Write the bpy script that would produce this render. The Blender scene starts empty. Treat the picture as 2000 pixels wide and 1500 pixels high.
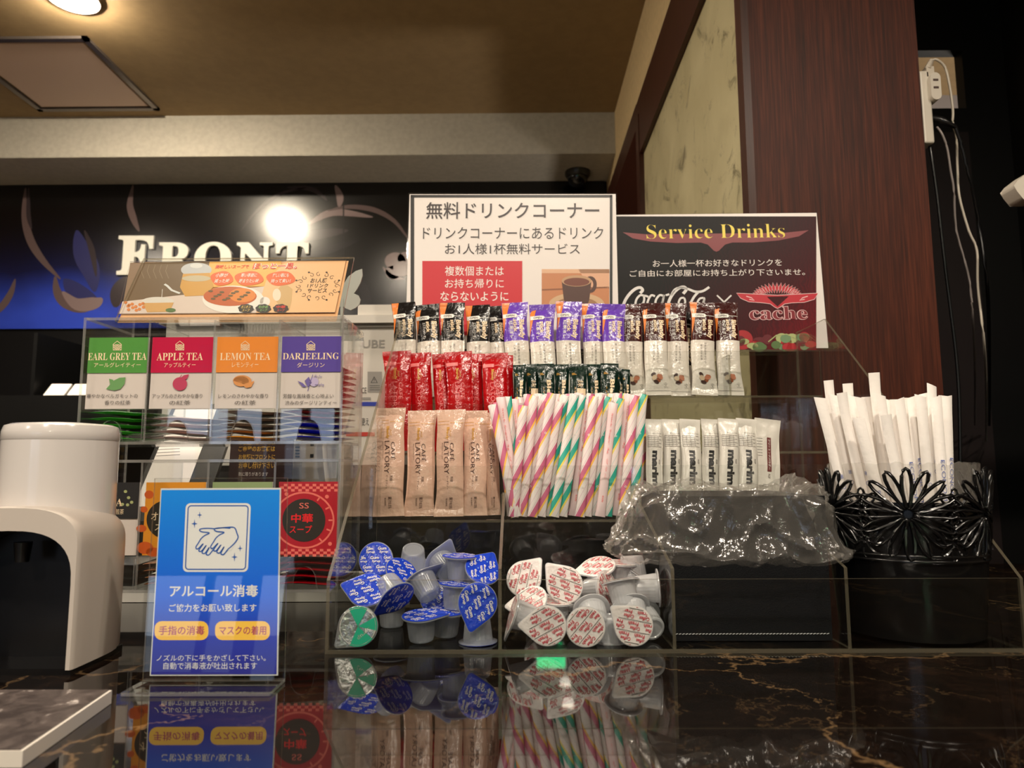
import bpy, math, random
from mathutils import Vector, Matrix, Euler, noise
random.seed(7)
SC = bpy.context.scene
COL = SC.collection
PI = math.pi

# ---------------------------------------------------------------- camera, world, exposure
F_PX = 1385.0
CAM_H = 0.1417
CAM_ROT = Euler((math.radians(90 + 6.63), 0, math.radians(0.41)), 'XYZ').to_matrix() @ Matrix.Rotation(math.radians(-0.25), 3, 'Z')
CAM_P = Vector((0, 0, CAM_H))
cam = bpy.data.cameras.new('camera')
cam.sensor_width = 36.0
cam.lens = F_PX / 2000 * 36.0
cam.clip_start = 0.02
cam.dof.use_dof = True
cam.dof.focus_distance = 0.70
cam.dof.aperture_fstop = 11.0
cam_o = bpy.data.objects.new('camera', cam)
cam_o.matrix_world = Matrix.Translation(CAM_P) @ CAM_ROT.to_4x4()
COL.objects.link(cam_o)
SC.camera = cam_o
SC.view_settings.view_transform = 'Standard'
SC.view_settings.look = 'None'
SC.view_settings.gamma = 1.0
SC.view_settings.use_curve_mapping = False
SC.view_settings.exposure = 0.0
w = bpy.data.worlds.new('world'); SC.world = w; w.use_nodes = True
w.node_tree.nodes['Background'].inputs[0].default_value = (1.0, 0.85, 0.65, 1)
w.node_tree.nodes['Background'].inputs[1].default_value = 0.05
try:
    SC.cycles.transparent_max_bounces = 48
    SC.cycles.max_bounces = 10
    SC.cycles.sample_clamp_indirect = 6.0
    SC.cycles.caustics_reflective = False
    SC.cycles.caustics_refractive = False
except Exception:
    pass

def ray(px, py):
    return CAM_ROT @ Vector(((px - 1000) / F_PX, -(py - 750) / F_PX, -1.0))
def W(px, py, Y):
    d = ray(px, py); return CAM_P + d * (Y / d.y)
def Wz(px, py, z):
    d = ray(px, py); return CAM_P + d * ((z - CAM_H) / d.z)
def Wx(px, py, x):
    d = ray(px, py); return CAM_P + d * (x / d.x)

# ---------------------------------------------------------------- light rig (room lamps and windows, added fill lamps)
ZC = Wz(600, 223, CAM_H + 1.31).z            # ceiling height
def spot(name, loc, energy, angle, blend=0.5, color=(1, .86, .66), size=.04, to=None):
    l = bpy.data.lights.new(name, 'SPOT'); l.energy = energy; l.spot_size = math.radians(angle)
    l.spot_blend = blend; l.color = color; l.shadow_soft_size = size
    o = bpy.data.objects.new(name, l); o.location = loc
    if to is not None:
        o.rotation_euler = (Vector(to) - Vector(loc)).to_track_quat('-Z', 'Y').to_euler()
    COL.objects.link(o); return o
def area(name, loc, rot, sx, sy, energy, color):
    l = bpy.data.lights.new(name, 'AREA'); l.shape = 'RECTANGLE'; l.size = sx; l.size_y = sy
    l.energy = energy; l.color = color
    o = bpy.data.objects.new(name, l); o.location = loc; o.rotation_euler = rot; COL.objects.link(o); return o
LAMPS = [(-1.6, -0.3), (0.15, -0.35), (0.9, -0.4), (-0.5, -1.3), (-2.2, -1.6), (0.33, -3.83), (0.34, -4.29), (-2.3, 1.1), (-.75, .8)]  # last two are unseen lamps added to brighten the back wall and soffit
WARM = (1.0, 0.89, 0.76)

# ---------------------------------------------------------------- materials
def lin(c):
    def f(x):
        x = x / 255.0
        return x / 12.92 if x <= .04045 else ((x + .055) / 1.055) ** 2.4
    return (f(c[0]), f(c[1]), f(c[2]), 1)
MATS = {}
class NT:
    def __init__(s, name):
        s.m = bpy.data.materials.new(name); s.m.use_nodes = True
        s.t = s.m.node_tree; s.t.nodes.clear()
        s.out = s.n('ShaderNodeOutputMaterial')
    def n(s, typ, **kw):
        nd = s.t.nodes.new(typ)
        for k, v in kw.items():
            if k in nd.inputs: nd.inputs[k].default_value = v
            else: setattr(nd, k, v)
        return nd
    def l(s, a, b): s.t.links.new(a, b)
    def ramp(s, fac, stops, interp='LINEAR'):
        r = s.n('ShaderNodeValToRGB'); r.color_ramp.interpolation = interp
        e = r.color_ramp.elements
        while len(e) < len(stops): e.new(0.5)
        for i, (p, c) in enumerate(stops):
            e[i].position = p; e[i].color = c
        s.l(fac, r.inputs[0]); return r.outputs[0]
    def math(s, op, a, b=None, c=None):
        m = s.n('ShaderNodeMath', operation=op)
        for i, x in enumerate((a, b, c)):
            if x is None: continue
            if isinstance(x, (int, float)): m.inputs[i].default_value = x
            else: s.l(x, m.inputs[i])
        return m.outputs[0]
def mat(name, rgb, rough=.5, metal=0, spec=.5, bump=0, bscale=200, emit=0, coat=0, alpha_mix=None, sub=0, ior=1.5):
    """plain paint, plastic, paper or foil"""
    if name in MATS: return MATS[name]
    N = NT(name); c = lin(rgb)
    if emit:
        e = N.n('ShaderNodeEmission', Color=c, Strength=emit); N.l(e.outputs[0], N.out.inputs[0])
    else:
        p = N.n('ShaderNodeBsdfPrincipled', **{'Base Color': c, 'Roughness': rough, 'Metallic': metal, 'Specular IOR Level': spec, 'Coat Weight': coat, 'Coat Roughness': .05, 'IOR': ior})
        if bump:
            tc = N.n('ShaderNodeTexCoord'); nz = N.n('ShaderNodeTexNoise', Scale=bscale, Detail=3.0)
            N.l(tc.outputs['Object'], nz.inputs['Vector'])
            b = N.n('ShaderNodeBump', Strength=bump, Distance=.001); N.l(nz.outputs[0], b.inputs['Height']); N.l(b.outputs[0], p.inputs['Normal'])
        sh = p.outputs[0]
        if alpha_mix:
            tr = N.n('ShaderNodeBsdfTransparent', Color=(.95, .96, .96, 1)); mx = N.n('ShaderNodeMixShader', Fac=1 - alpha_mix)
            N.l(tr.outputs[0], mx.inputs[1]); N.l(sh, mx.inputs[2]); sh = mx.outputs[0]
        N.l(sh, N.out.inputs[0])
    MATS[name] = N.m; return N.m
def clear(name, tint=(.97, .98, .975, 1), f0=.045, rough=.01, diff=0, dcol=(.8, .8, .8, 1), bump=0, bscale=60):
    """clear acrylic or film: transparent with a Fresnel mirror and an optional milky share"""
    N = NT(name)
    tr = N.n('ShaderNodeBsdfTransparent', Color=tint)
    gl = N.n('ShaderNodeBsdfGlossy', Roughness=rough)
    lw = N.n('ShaderNodeLayerWeight', Blend=.5)
    if bump:
        tc = N.n('ShaderNodeTexCoord'); nz = N.n('ShaderNodeTexNoise', Scale=bscale, Detail=4.0)
        N.l(tc.outputs['Object'], nz.inputs['Vector'])
        b = N.n('ShaderNodeBump', Strength=bump, Distance=.004); N.l(nz.outputs[0], b.inputs['Height'])
        N.l(b.outputs[0], gl.inputs['Normal']); N.l(b.outputs[0], lw.inputs['Normal'])
    pw = N.math('POWER', lw.outputs['Facing'], 5.0)
    fc = N.math('MULTIPLY_ADD', pw, .9 - f0, f0)
    base = tr.outputs[0]
    if diff:
        df = N.n('ShaderNodeBsdfDiffuse', Color=dcol); tl = N.n('ShaderNodeBsdfTranslucent', Color=dcol)
        a = N.n('ShaderNodeMixShader', Fac=.5); N.l(df.outputs[0], a.inputs[1]); N.l(tl.outputs[0], a.inputs[2])
        m0 = N.n('ShaderNodeMixShader', Fac=diff); N.l(base, m0.inputs[1]); N.l(a.outputs[0], m0.inputs[2]); base = m0.outputs[0]
    mx = N.n('ShaderNodeMixShader'); N.l(fc, mx.inputs[0]); N.l(base, mx.inputs[1]); N.l(gl.outputs[0], mx.inputs[2])
    N.l(mx.outputs[0], N.out.inputs[0]); MATS[name] = N.m; return N.m
ACRYL = clear('acrylic')
EDGE = clear('acrylic_cut_edge', tint=(.85, .86, .80, 1), f0=.10, rough=.2, diff=.38, dcol=(.36, .31, .21, 1))
EDGE2 = clear('acrylic_polished_edge', tint=(.92, .93, .92, 1), f0=.14, rough=.08, diff=.30, dcol=(.72, .71, .68, 1))
FILM = clear('laminate_film', f0=.05, rough=.03, diff=.012)
BAGM = clear('bag_film', tint=(.95, .95, .94, 1), f0=.08, rough=.13, diff=.13, dcol=(.76, .72, .66, 1), bump=.25, bscale=140)
FROST = clear('frosted_cup_plastic', tint=(.85, .88, .92, 1), f0=.05, rough=.25, diff=.46, dcol=(.76, .79, .84, 1))
CREAMW = clear('white_cup_plastic', tint=(.9, .9, .92, 1), f0=.05, rough=.2, diff=.9, dcol=(.85, .85, .87, 1))

def marble_counter():
    N = NT('dark_brown_marble')
    tc = N.n('ShaderNodeTexCoord')
    def vein(scale, warp, width, seed):
        mp = N.n('ShaderNodeMapping'); mp.inputs['Location'].default_value = (seed, seed * .7, 0); N.l(tc.outputs['Object'], mp.inputs['Vector'])
        n1 = N.n('ShaderNodeTexNoise', Scale=scale * .7, Detail=7.0, Roughness=.62); N.l(mp.outputs[0], n1.inputs['Vector'])
        mv = N.n('ShaderNodeMix', data_type='VECTOR'); mv.inputs[0].default_value = warp; N.l(mp.outputs[0], mv.inputs[4]); N.l(n1.outputs['Color'], mv.inputs[5])
        vo = N.n('ShaderNodeTexVoronoi', feature='DISTANCE_TO_EDGE', Scale=scale); N.l(mv.outputs[1], vo.inputs['Vector'])
        n2 = N.n('ShaderNodeTexNoise', Scale=scale * .9, Detail=4.0); N.l(mp.outputs[0], n2.inputs['Vector'])
        thr = N.math('MAXIMUM', N.math('MULTIPLY', N.math('SUBTRACT', n2.outputs[0], .43), width), .00001)
        v = N.math('DIVIDE', vo.outputs['Distance'], thr)
        return N.ramp(v, [(0, (1, 1, 1, 1)), (1.0, (0, 0, 0, 1))]), mv.outputs[1]
    v1, wv = vein(6.0, .30, .13, 1.3); v2, _ = vein(15.0, .18, .11, 4.1)
    n3 = N.n('ShaderNodeTexNoise', Scale=7.0, Detail=10.0, Roughness=.72); N.l(wv, n3.inputs['Vector'])
    base = N.ramp(n3.outputs[0], [(.40, lin((8, 6, 5))), (.54, lin((19, 13, 10))), (.68, lin((44, 30, 21))), (.8, lin((76, 54, 38)))])
    f = N.math('MAXIMUM', v1, N.math('MULTIPLY', v2, .32))
    f = N.math('MULTIPLY', f, .9)
    mc = N.n('ShaderNodeMix', data_type='RGBA'); N.l(f, mc.inputs[0]); N.l(base, mc.inputs[6]); mc.inputs[7].default_value = lin((112, 88, 60))
    p = N.n('ShaderNodeBsdfPrincipled', Roughness=.03, IOR=1.8); N.l(mc.outputs[2], p.inputs['Base Color'])
    N.l(p.outputs[0], N.out.inputs[0]); return N.m
def wood(name, dark, mid, light, sc=1.0, rough=.4):
    N = NT(name); tc = N.n('ShaderNodeTexCoord'); mp = N.n('ShaderNodeMapping'); mp.inputs['Scale'].default_value = (170 * sc, 170 * sc, 4 * sc)
    N.l(tc.outputs['Object'], mp.inputs['Vector'])
    n1 = N.n('ShaderNodeTexNoise', Scale=1.0, Detail=6.0, Roughness=.6); N.l(mp.outputs[0], n1.inputs['Vector'])
    mp2 = N.n('ShaderNodeMapping'); mp2.inputs['Scale'].default_value = (400 * sc, 400 * sc, 14 * sc); N.l(tc.outputs['Object'], mp2.inputs['Vector'])
    n2 = N.n('ShaderNodeTexNoise', Scale=1.0, Detail=2.0); N.l(mp2.outputs[0], n2.inputs['Vector'])
    f = N.math('MULTIPLY_ADD', n2.outputs[0], .5, N.math('MULTIPLY', n1.outputs[0], .6))
    c = N.ramp(f, [(.30, lin(dark)), (.54, lin(mid)), (.80, lin(light))])
    p = N.n('ShaderNodeBsdfPrincipled', **{'Roughness': rough, 'Specular IOR Level': .3}); N.l(c, p.inputs['Base Color'])
    b = N.n('ShaderNodeBump', Strength=.15, Distance=.001); N.l(f, b.inputs['Height']); N.l(b.outputs[0], p.inputs['Normal'])
    N.l(p.outputs[0], N.out.inputs[0]); return N.m
def plaster(name, rgb, scale=40, amt=.08, rough=.8):
    N = NT(name); tc = N.n('ShaderNodeTexCoord'); n1 = N.n('ShaderNodeTexNoise', Scale=scale, Detail=5.0); N.l(tc.outputs['Object'], n1.inputs['Vector'])
    a = lin(rgb); lo = tuple(x * (1 - amt) for x in a[:3]) + (1,); hi = tuple(min(1, x * (1 + amt)) for x in a[:3]) + (1,)
    c = N.ramp(n1.outputs[0], [(.35, lo), (.65, hi)])
    p = N.n('ShaderNodeBsdfPrincipled', **{'Roughness': rough, 'Specular IOR Level': .3}); N.l(c, p.inputs['Base Color'])
    b = N.n('ShaderNodeBump', Strength=.2, Distance=.002); N.l(n1.outputs[0], b.inputs['Height']); N.l(b.outputs[0], p.inputs['Normal'])
    N.l(p.outputs[0], N.out.inputs[0]); return N.m
def beige_marble():
    N = NT('beige_marble'); tc = N.n('ShaderNodeTexCoord')
    n1 = N.n('ShaderNodeTexNoise', Scale=6.0, Detail=8.0, Distortion=1.2); N.l(tc.outputs['Object'], n1.inputs['Vector'])
    c1 = N.ramp(n1.outputs[0], [(.3, lin((192, 182, 146))), (.7, lin((172, 162, 126)))])
    n2 = N.n('ShaderNodeTexNoise', Scale=14.0, Detail=8.0, Roughness=.75, Distortion=.8); N.l(tc.outputs['Object'], n2.inputs['Vector'])
    vv = N.ramp(n2.outputs[0], [(.34, (1, 1, 1, 1)), (.45, (0, 0, 0, 1))])
    mc = N.n('ShaderNodeMix', data_type='RGBA'); N.l(vv, mc.inputs[0]); N.l(c1, mc.inputs[6]); mc.inputs[7].default_value = lin((112, 104, 80))
    p = N.n('ShaderNodeBsdfPrincipled', Roughness=.3); N.l(mc.outputs[2], p.inputs['Base Color']); N.l(p.outputs[0], N.out.inputs[0]); return N.m
def mural_mat():
    """printed photo mural: black with a blue glow printed in its lower left"""
    N = NT('mural_print'); tc = N.n('ShaderNodeTexCoord'); se = N.n('ShaderNodeSeparateXYZ'); N.l(tc.outputs['Object'], se.inputs[0])
    dx = N.math('DIVIDE', N.math('ADD', se.outputs[0], .92), .62); dz = N.math('DIVIDE', N.math('SUBTRACT', se.outputs[2], .03), .19)
    r2 = N.math('ADD', N.math('MULTIPLY', dx, dx), N.math('MULTIPLY', dz, dz))
    g = N.math('EXPONENT', N.math('MULTIPLY', r2, -1.0))
    n1 = N.n('ShaderNodeTexNoise', Scale=3.0, Detail=3.0); N.l(tc.outputs['Object'], n1.inputs['Vector'])
    g = N.math('MULTIPLY', g, N.math('MULTIPLY_ADD', n1.outputs[0], 1.2, .4))
    c = N.ramp(g, [(0, lin((9, 8, 9))), (.3, lin((18, 22, 62))), (1, lin((48, 72, 190)))])
    p = N.n('ShaderNodeBsdfPrincipled', Roughness=.20, IOR=1.6); N.l(c, p.inputs['Base Color']); N.l(p.outputs[0], N.out.inputs[0]); return N.m
def stripes(name, main, second, line):
    """paper printed with slanting bands: wide colour, thin yellow, white with hair lines"""
    N = NT(name); tc = N.n('ShaderNodeTexCoord'); se = N.n('ShaderNodeSeparateXYZ'); N.l(tc.outputs['Object'], se.inputs[0])
    oi = N.n('ShaderNodeObjectInfo')
    d = N.math('MULTIPLY_ADD', se.outputs[0], -2.5, se.outputs[2])
    d = N.math('DIVIDE', d, .044); d = N.math('ADD', d, oi.outputs['Random']); d = N.math('FRACT', d)
    wht = lin((230, 218, 214))
    c = N.ramp(d, [(0, lin(main)), (.23, wht), (.29, lin(line)), (.31, wht), (.52, lin(line)), (.54, wht), (.82, lin(second)), (.93, lin(main))], 'CONSTANT')
    p = N.n('ShaderNodeBsdfPrincipled', Roughness=.38); N.l(c, p.inputs['Base Color']); N.l(p.outputs[0], N.out.inputs[0]); MATS[name] = N.m; return N.m
def leather():
    N = NT('black_leather'); tc = N.n('ShaderNodeTexCoord'); vo = N.n('ShaderNodeTexVoronoi', Scale=900.0); N.l(tc.outputs['Object'], vo.inputs['Vector'])
    p = N.n('ShaderNodeBsdfPrincipled', **{'Base Color': lin((9, 10, 14)), 'Roughness': .5, 'Specular IOR Level': .3}); b = N.n('ShaderNodeBump', Strength=.35, Distance=.0004)
    N.l(vo.outputs['Distance'], b.inputs['Height']); N.l(b.outputs[0], p.inputs['Normal']); N.l(p.outputs[0], N.out.inputs[0]); return N.m

WHITE = mat('white_print', (238, 234, 228), .45)
PAPER = mat('paper_white', (236, 228, 222), .35)
BLACK = mat('black_print', (16, 14, 15), .4)
BLKM = mat('matt_black', (10, 10, 11), .6)

# ---------------------------------------------------------------- mesh helpers
_TX = {}
def mb_serif(s):
    return ''.join(chr(0x1D400 + ord(c) - 65) if 'A' <= c <= 'Z' else chr(0x1D41A + ord(c) - 97) if 'a' <= c <= 'z' else c for c in s)
def mb_script(s):
    return ''.join(chr(0x1D4D0 + ord(c) - 65) if 'A' <= c <= 'Z' else chr(0x1D4EA + ord(c) - 97) if 'a' <= c <= 'z' else c for c in s)
def glyphs(s, bold=0.0, res=3, space=1.0):
    k = (s, bold, res, space)
    if k not in _TX:
        c = bpy.data.curves.new('tmp_text', 'FONT'); c.body = s; c.resolution_u = res; c.offset = bold; c.space_character = space
        o = bpy.data.objects.new('tmp_text', c); COL.objects.link(o)
        bpy.context.view_layer.update()
        dg = bpy.context.evaluated_depsgraph_get()
        m = bpy.data.meshes.new_from_object(o.evaluated_get(dg))
        vs = [(v.co.x, v.co.y) for v in m.vertices]; fs = [tuple(p.vertices) for p in m.polygons]
        bpy.data.objects.remove(o); bpy.data.curves.remove(c); bpy.data.meshes.remove(m)
        if vs:
            x0 = min(v[0] for v in vs); x1 = max(v[0] for v in vs); y0 = min(v[1] for v in vs); y1 = max(v[1] for v in vs)
            vs = [((x - x0) / max(1e-9, x1 - x0), (y - y0) / max(1e-9, y1 - y0)) for x, y in vs]
            _TX[k] = (vs, fs, (x1 - x0) / max(1e-9, y1 - y0))
        else:
            _TX[k] = ([], [], 1)
    return _TX[k]

class MB:
    def __init__(s): s.v = []; s.f = []; s.m = []; s.mats = []
    def mi(s, m):
        if m not in s.mats: s.mats.append(m)
        return s.mats.index(m)
    def add(s, vs, fs, m):
        b = len(s.v); i = s.mi(m); s.v.extend(Vector(v) for v in vs)
        for f in fs: s.f.append(tuple(b + k for k in f)); s.m.append(i)
    def box(s, x0, x1, y0, y1, z0, z1, m, em=None):
        vs = [(x, y, z) for x in (x0, x1) for y in (y0, y1) for z in (z0, z1)]
        fs = [(0, 1, 3, 2), (4, 6, 7, 5), (0, 4, 5, 1), (2, 3, 7, 6), (0, 2, 6, 4), (1, 5, 7, 3)]
        if em is None: s.add(vs, fs, m); return
        d = (x1 - x0, y1 - y0, z1 - z0); k = d.index(min(d))     # big faces clear, rims as cut edges
        s.add(vs, fs[2 * k:2 * k + 2], m); s.add(vs, [f for i, f in enumerate(fs) if i // 2 != k], em)
    def prism(s, poly, fn, t0, t1, m, em=None):
        n = len(poly); vs = [fn(u, v, t0) for u, v in poly] + [fn(u, v, t1) for u, v in poly]
        s.add(vs, [tuple(range(n)), tuple(range(2 * n - 1, n - 1, -1))], m)
        s.add(vs, [(i, (i + 1) % n, n + (i + 1) % n, n + i) for i in range(n)], em or m)
    def lathe(s, prof, n, m, M=None, ribs=0, amp=0, cap0=True, cap1=True):
        vs = []; M = M or Matrix()
        for (r, z) in prof:
            for i in range(n):
                a = 2 * PI * i / n; rr = r * (1 + amp * math.cos(ribs * a)) if ribs else r
                vs.append(M @ Vector((rr * math.cos(a), rr * math.sin(a), z)))
        fs = []
        for j in range(len(prof) - 1):
            for i in range(n):
                k = (i + 1) % n; fs.append((j * n + i, j * n + k, (j + 1) * n + k, (j + 1) * n + i))
        if cap0: fs.append(tuple(range(n - 1, -1, -1)))
        if cap1: fs.append(tuple(range((len(prof) - 1) * n, len(prof) * n)))
        s.add(vs, fs, m)
    def tube(s, pts, r, m, n=8, closed=False, rfn=None):
        pts = [Vector(p) for p in pts]; k = len(pts); vs = []
        for i, p in enumerate(pts):
            a = pts[(i - 1) % k] if (closed or i > 0) else p; b = pts[(i + 1) % k] if (closed or i < k - 1) else p
            t = (b - a).normalized(); u = t.orthogonal().normalized() if abs(t.z) > .95 else t.cross(Vector((0, 0, 1))).normalized(); w_ = t.cross(u)
            rr = rfn(i / (k - 1)) * r if rfn else r
            for j in range(n):
                an = 2 * PI * j / n; vs.append(p + (u * math.cos(an) + w_ * math.sin(an)) * rr)
        fs = []
        for i in range(k if closed else k - 1):
            q = (i + 1) % k
            for j in range(n):
                l = (j + 1) % n; fs.append((i * n + j, i * n + l, q * n + l, q * n + j))
        if not closed: fs += [tuple(range(n - 1, -1, -1)), tuple(range((k - 1) * n, k * n))]
        s.add(vs, fs, m)
    def grid(s, nu, nv, fn, m, flip=False, mf=None, wrap=False):
        vs = [fn(i / nu, j / nv) for j in range(nv + 1) for i in range(nu + 1)]
        by = {}
        for j in range(nv):
            for i in range(nu):
                a = j * (nu + 1) + i; q = (a, a + 1, a + nu + 2, a + nu + 1)
                if flip: q = q[::-1]
                by.setdefault(mf((i + .5) / nu, (j + .5) / nv) if mf else m, []).append(q)
        b = len(s.v); s.v.extend(Vector(v) for v in vs)
        for mm, fs in by.items():
            k = s.mi(mm)
            for f in fs: s.f.append(tuple(b + x for x in f)); s.m.append(k)
    def text(s, t, fn, rect, m, rot=0, bold=0.0, res=3, keep=False, space=1.0):
        """fills rect (u0,u1,v0,v1) of the surface fn(u,v) with the words t; rot -1 turns them clockwise"""
        vs, fs, asp = glyphs(t, bold, res, space); u0, u1, v0, v1 = rect
        if keep:
            if rot:
                h = u1 - u0; L = h * asp; c = (v0 + v1) / 2; v0, v1 = c - L / 2, c + L / 2
            else:
                L = (v1 - v0) * asp; c = (u0 + u1) / 2; u0, u1 = c - L / 2, c + L / 2
        if rot: P = [fn(u0 + y * (u1 - u0), v1 - x * (v1 - v0)) for x, y in vs]
        else: P = [fn(u0 + x * (u1 - u0), v0 + y * (v1 - v0)) for x, y in vs]
        s.add(P, fs, m)
    def build(s, name, parent=None, origin=None, smooth=0, weld=False):
        o0 = Vector(origin) if origin is not None else (parent.location.copy() if parent is not None else Vector())
        me = bpy.data.meshes.new(name)
        me.from_pydata([v - o0 for v in s.v], [], s.f)
        for m in s.mats: me.materials.append(m)
        me.polygons.foreach_set('material_index', s.m)
        me.validate(); me.update()
        if smooth:
            me.shade_smooth(); me.set_sharp_from_angle(angle=math.radians(smooth))
        o = bpy.data.objects.new(name, me); COL.objects.link(o)
        if parent is not None: o.parent = parent
        elif origin is not None: o.location = o0
        return o
def T(o, label, cat, group=None):
    o['label'] = label; o['category'] = cat
    if group: o['group'] = group
    return o
def thing(name, loc, label, cat, group=None):
    o = bpy.data.objects.new(name, None); o.empty_display_size = .02; o.location = loc; COL.objects.link(o); return T(o, label, cat, group)
def S(o): o['kind'] = 'structure'; return o
def base_of(mb):
    n = len(mb.v); return Vector((sum(v.x for v in mb.v) / n, sum(v.y for v in mb.v) / n, min(v.z for v in mb.v)))
def dup(root, M, label=None, group=None, parent=None):
    c = root.copy(); COL.objects.link(c)
    if parent is None:
        c.matrix_world = M
        if label: c['label'] = label
        if group: c['group'] = group
    else: c.parent = parent; c.matrix_parent_inverse = root.matrix_parent_inverse.copy(); c.matrix_basis = root.matrix_basis.copy()
    for ch in list(root.children): dup(ch, None, parent=c)
    return c
def place(proto, used, M, label):
    """first call moves the prototype, later calls copy it"""
    if not used.get(proto.name):
        used[proto.name] = 1; proto.matrix_world = M; proto['label'] = label; return proto
    return dup(proto, M, label)
ORD = ['first', 'second', 'third', 'fourth', 'fifth', 'sixth', 'seventh', 'eighth', 'ninth', 'tenth', 'eleventh', 'twelfth', 'thirteenth', 'fourteenth', 'fifteenth', 'sixteenth', 'seventeenth', 'eighteenth', 'nineteenth', 'twentieth', 'twenty-first', 'twenty-second', 'twenty-third', 'twenty-fourth', 'twenty-fifth', 'twenty-sixth']

class Sheet:
    """a flat printed thing standing in the room; art is laid out on its own plane"""
    def __init__(s, bl, br, tl, shear=False):
        s.o = Vector(bl); s.ex = (Vector(br) - s.o); s.w = s.ex.length; s.ex.normalize()
        e = Vector(tl) - s.o
        if not shear: e -= s.ex * e.dot(s.ex)
        s.h = e.length; s.ey = e.normalized(); s.n = s.ex.cross(s.ey).normalized(); s.k = s.ex.dot(s.ey)
        s.mb = MB()
    def P(s, u, v, off=0): return s.o + s.ex * u + s.ey * v + s.n * off
    def uv(s, px, py):
        d = ray(px, py); t = (s.o - CAM_P).dot(s.n) / d.dot(s.n); q = CAM_P + d * t - s.o
        a, b = q.dot(s.ex), q.dot(s.ey); v = (b - a * s.k) / (1 - s.k * s.k); return a - v * s.k, v
    def off(s, layer): return .00058 + .00006 * layer
    def poly(s, pts, m, layer=0, raw=False):
        q = [s.P(*(p if raw else s.uv(*p)), s.off(layer)) for p in pts]
        a = sum((q[i] - q[0]).cross(q[(i + 1) % len(q)] - q[0]).dot(s.n) for i in range(len(q)))
        if a < 0: q.reverse()
        s.mb.add(q, [tuple(range(len(q)))], m)
    def rect(s, x0, y0, x1, y1, m, layer=0): s.poly([(x0, y1), (x1, y1), (x1, y0), (x0, y0)], m, layer)
    def ell(s, cx, cy, rx, ry, m, layer=0, a0=0, a1=2 * PI, n=32, wob=0, k=0):
        s.poly([(cx + (1 + wob * math.sin(k * t)) * rx * math.cos(t), cy + (1 + wob * math.sin(k * t)) * ry * math.sin(t)) for t in [a0 + (a1 - a0) * i / n for i in range(n + (0 if abs(a1 - a0) > 6.28 else 1))]], m, layer)
    def line(s, pts, wd, m, layer=0, closed=False):
        p = [Vector((*s.uv(*q), 0)) for q in pts]; n = len(p); L = []; R = []
        for i in range(n):
            a = p[(i - 1) % n] if (closed or i) else p[i]; b = p[(i + 1) % n] if (closed or i < n - 1) else p[i]
            t = (b - a); t = t.normalized() if t.length > 1e-9 else Vector((1, 0, 0)); q = Vector((-t.y, t.x, 0)) * wd / 2
            L.append(p[i] + q); R.append(p[i] - q)
        vs = [s.P(v.x, v.y, s.off(layer)) for v in R + L]
        fs = [(i, (i + 1) % n, n + (i + 1) % n, n + i) for i in range(n if closed else n - 1)]
        s.mb.add(vs, fs, m)
    def text(s, t, x0, y0, x1, y1, m, layer=2, bold=0.0, rot=0, keep=False, res=3, space=1.0):
        u0, v0 = s.uv(x0, y1); u1, v1 = s.uv(x1, y0)
        s.mb.text(t, lambda u, v: s.P(u, v, s.off(layer)), (u0, u1, v0, v1), m, rot, bold, res, keep, space)
    def slab(s, mb, u0, u1, v0, v1, t, m, em=None, front=0):
        mb.prism([(u0, v0), (u1, v0), (u1, v1), (u0, v1)], lambda u, v, w_: s.P(u, v, w_), front, front - t, m, em)
def circ(cx, cy, rx, ry=None, n=28, a0=0, a1=2 * PI):
    ry = ry or rx; return [(cx + rx * math.cos(a0 + (a1 - a0) * i / n), cy + ry * math.sin(a0 + (a1 - a0) * i / n)) for i in range(n)]

# ---------------------------------------------------------------- room shell
YS = Wz(600, 224, ZC).y; ZS = W(600, 304, YS).z; YW = Wz(600, 359, ZS).y
XR = Wz(1200, 221, ZC).x
FLOORZ = -0.95
M_CEIL = plaster('ceiling_paper', (142, 120, 88), 30, .06)
M_SOFF = plaster('soffit_paper', (170, 165, 154), 60, .06)
M_LOB = plaster('lobby_wall_paper', (120, 108, 92), 20, .05)
M_MURAL = mural_mat()
M_WOOD = wood('dark_red_brown_wood', (30, 11, 6), (68, 28, 14), (98, 46, 26), rough=.55)
M_TRIM = wood('dark_brown_trim_wood', (44, 20, 12), (58, 28, 17), (74, 38, 24))
M_BMAR = beige_marble()
YREAR = -5.2
b = MB(); b.box(-4, 2.6, YREAR, YW + .4, ZC, ZC + .08, M_CEIL); S(b.build('ceiling'))
b = MB(); b.box(-4, 2.6, YREAR, YW + .4, FLOORZ - .05, FLOORZ, mat('floor_tile', (176, 160, 138), .3)); S(b.build('floor'))
b = MB(); b.box(-4, XR, YS, YW + .3, ZS, ZC, M_SOFF); S(b.build('trim_1'))
ZM0 = W(100, 643, YW).z
b = MB(); b.box(-4, 2.6, YW, YW + .2, FLOORZ, ZC, mat('black_wall', (6, 5, 6), .5, spec=.2)); S(b.build('wall_back'))
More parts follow.
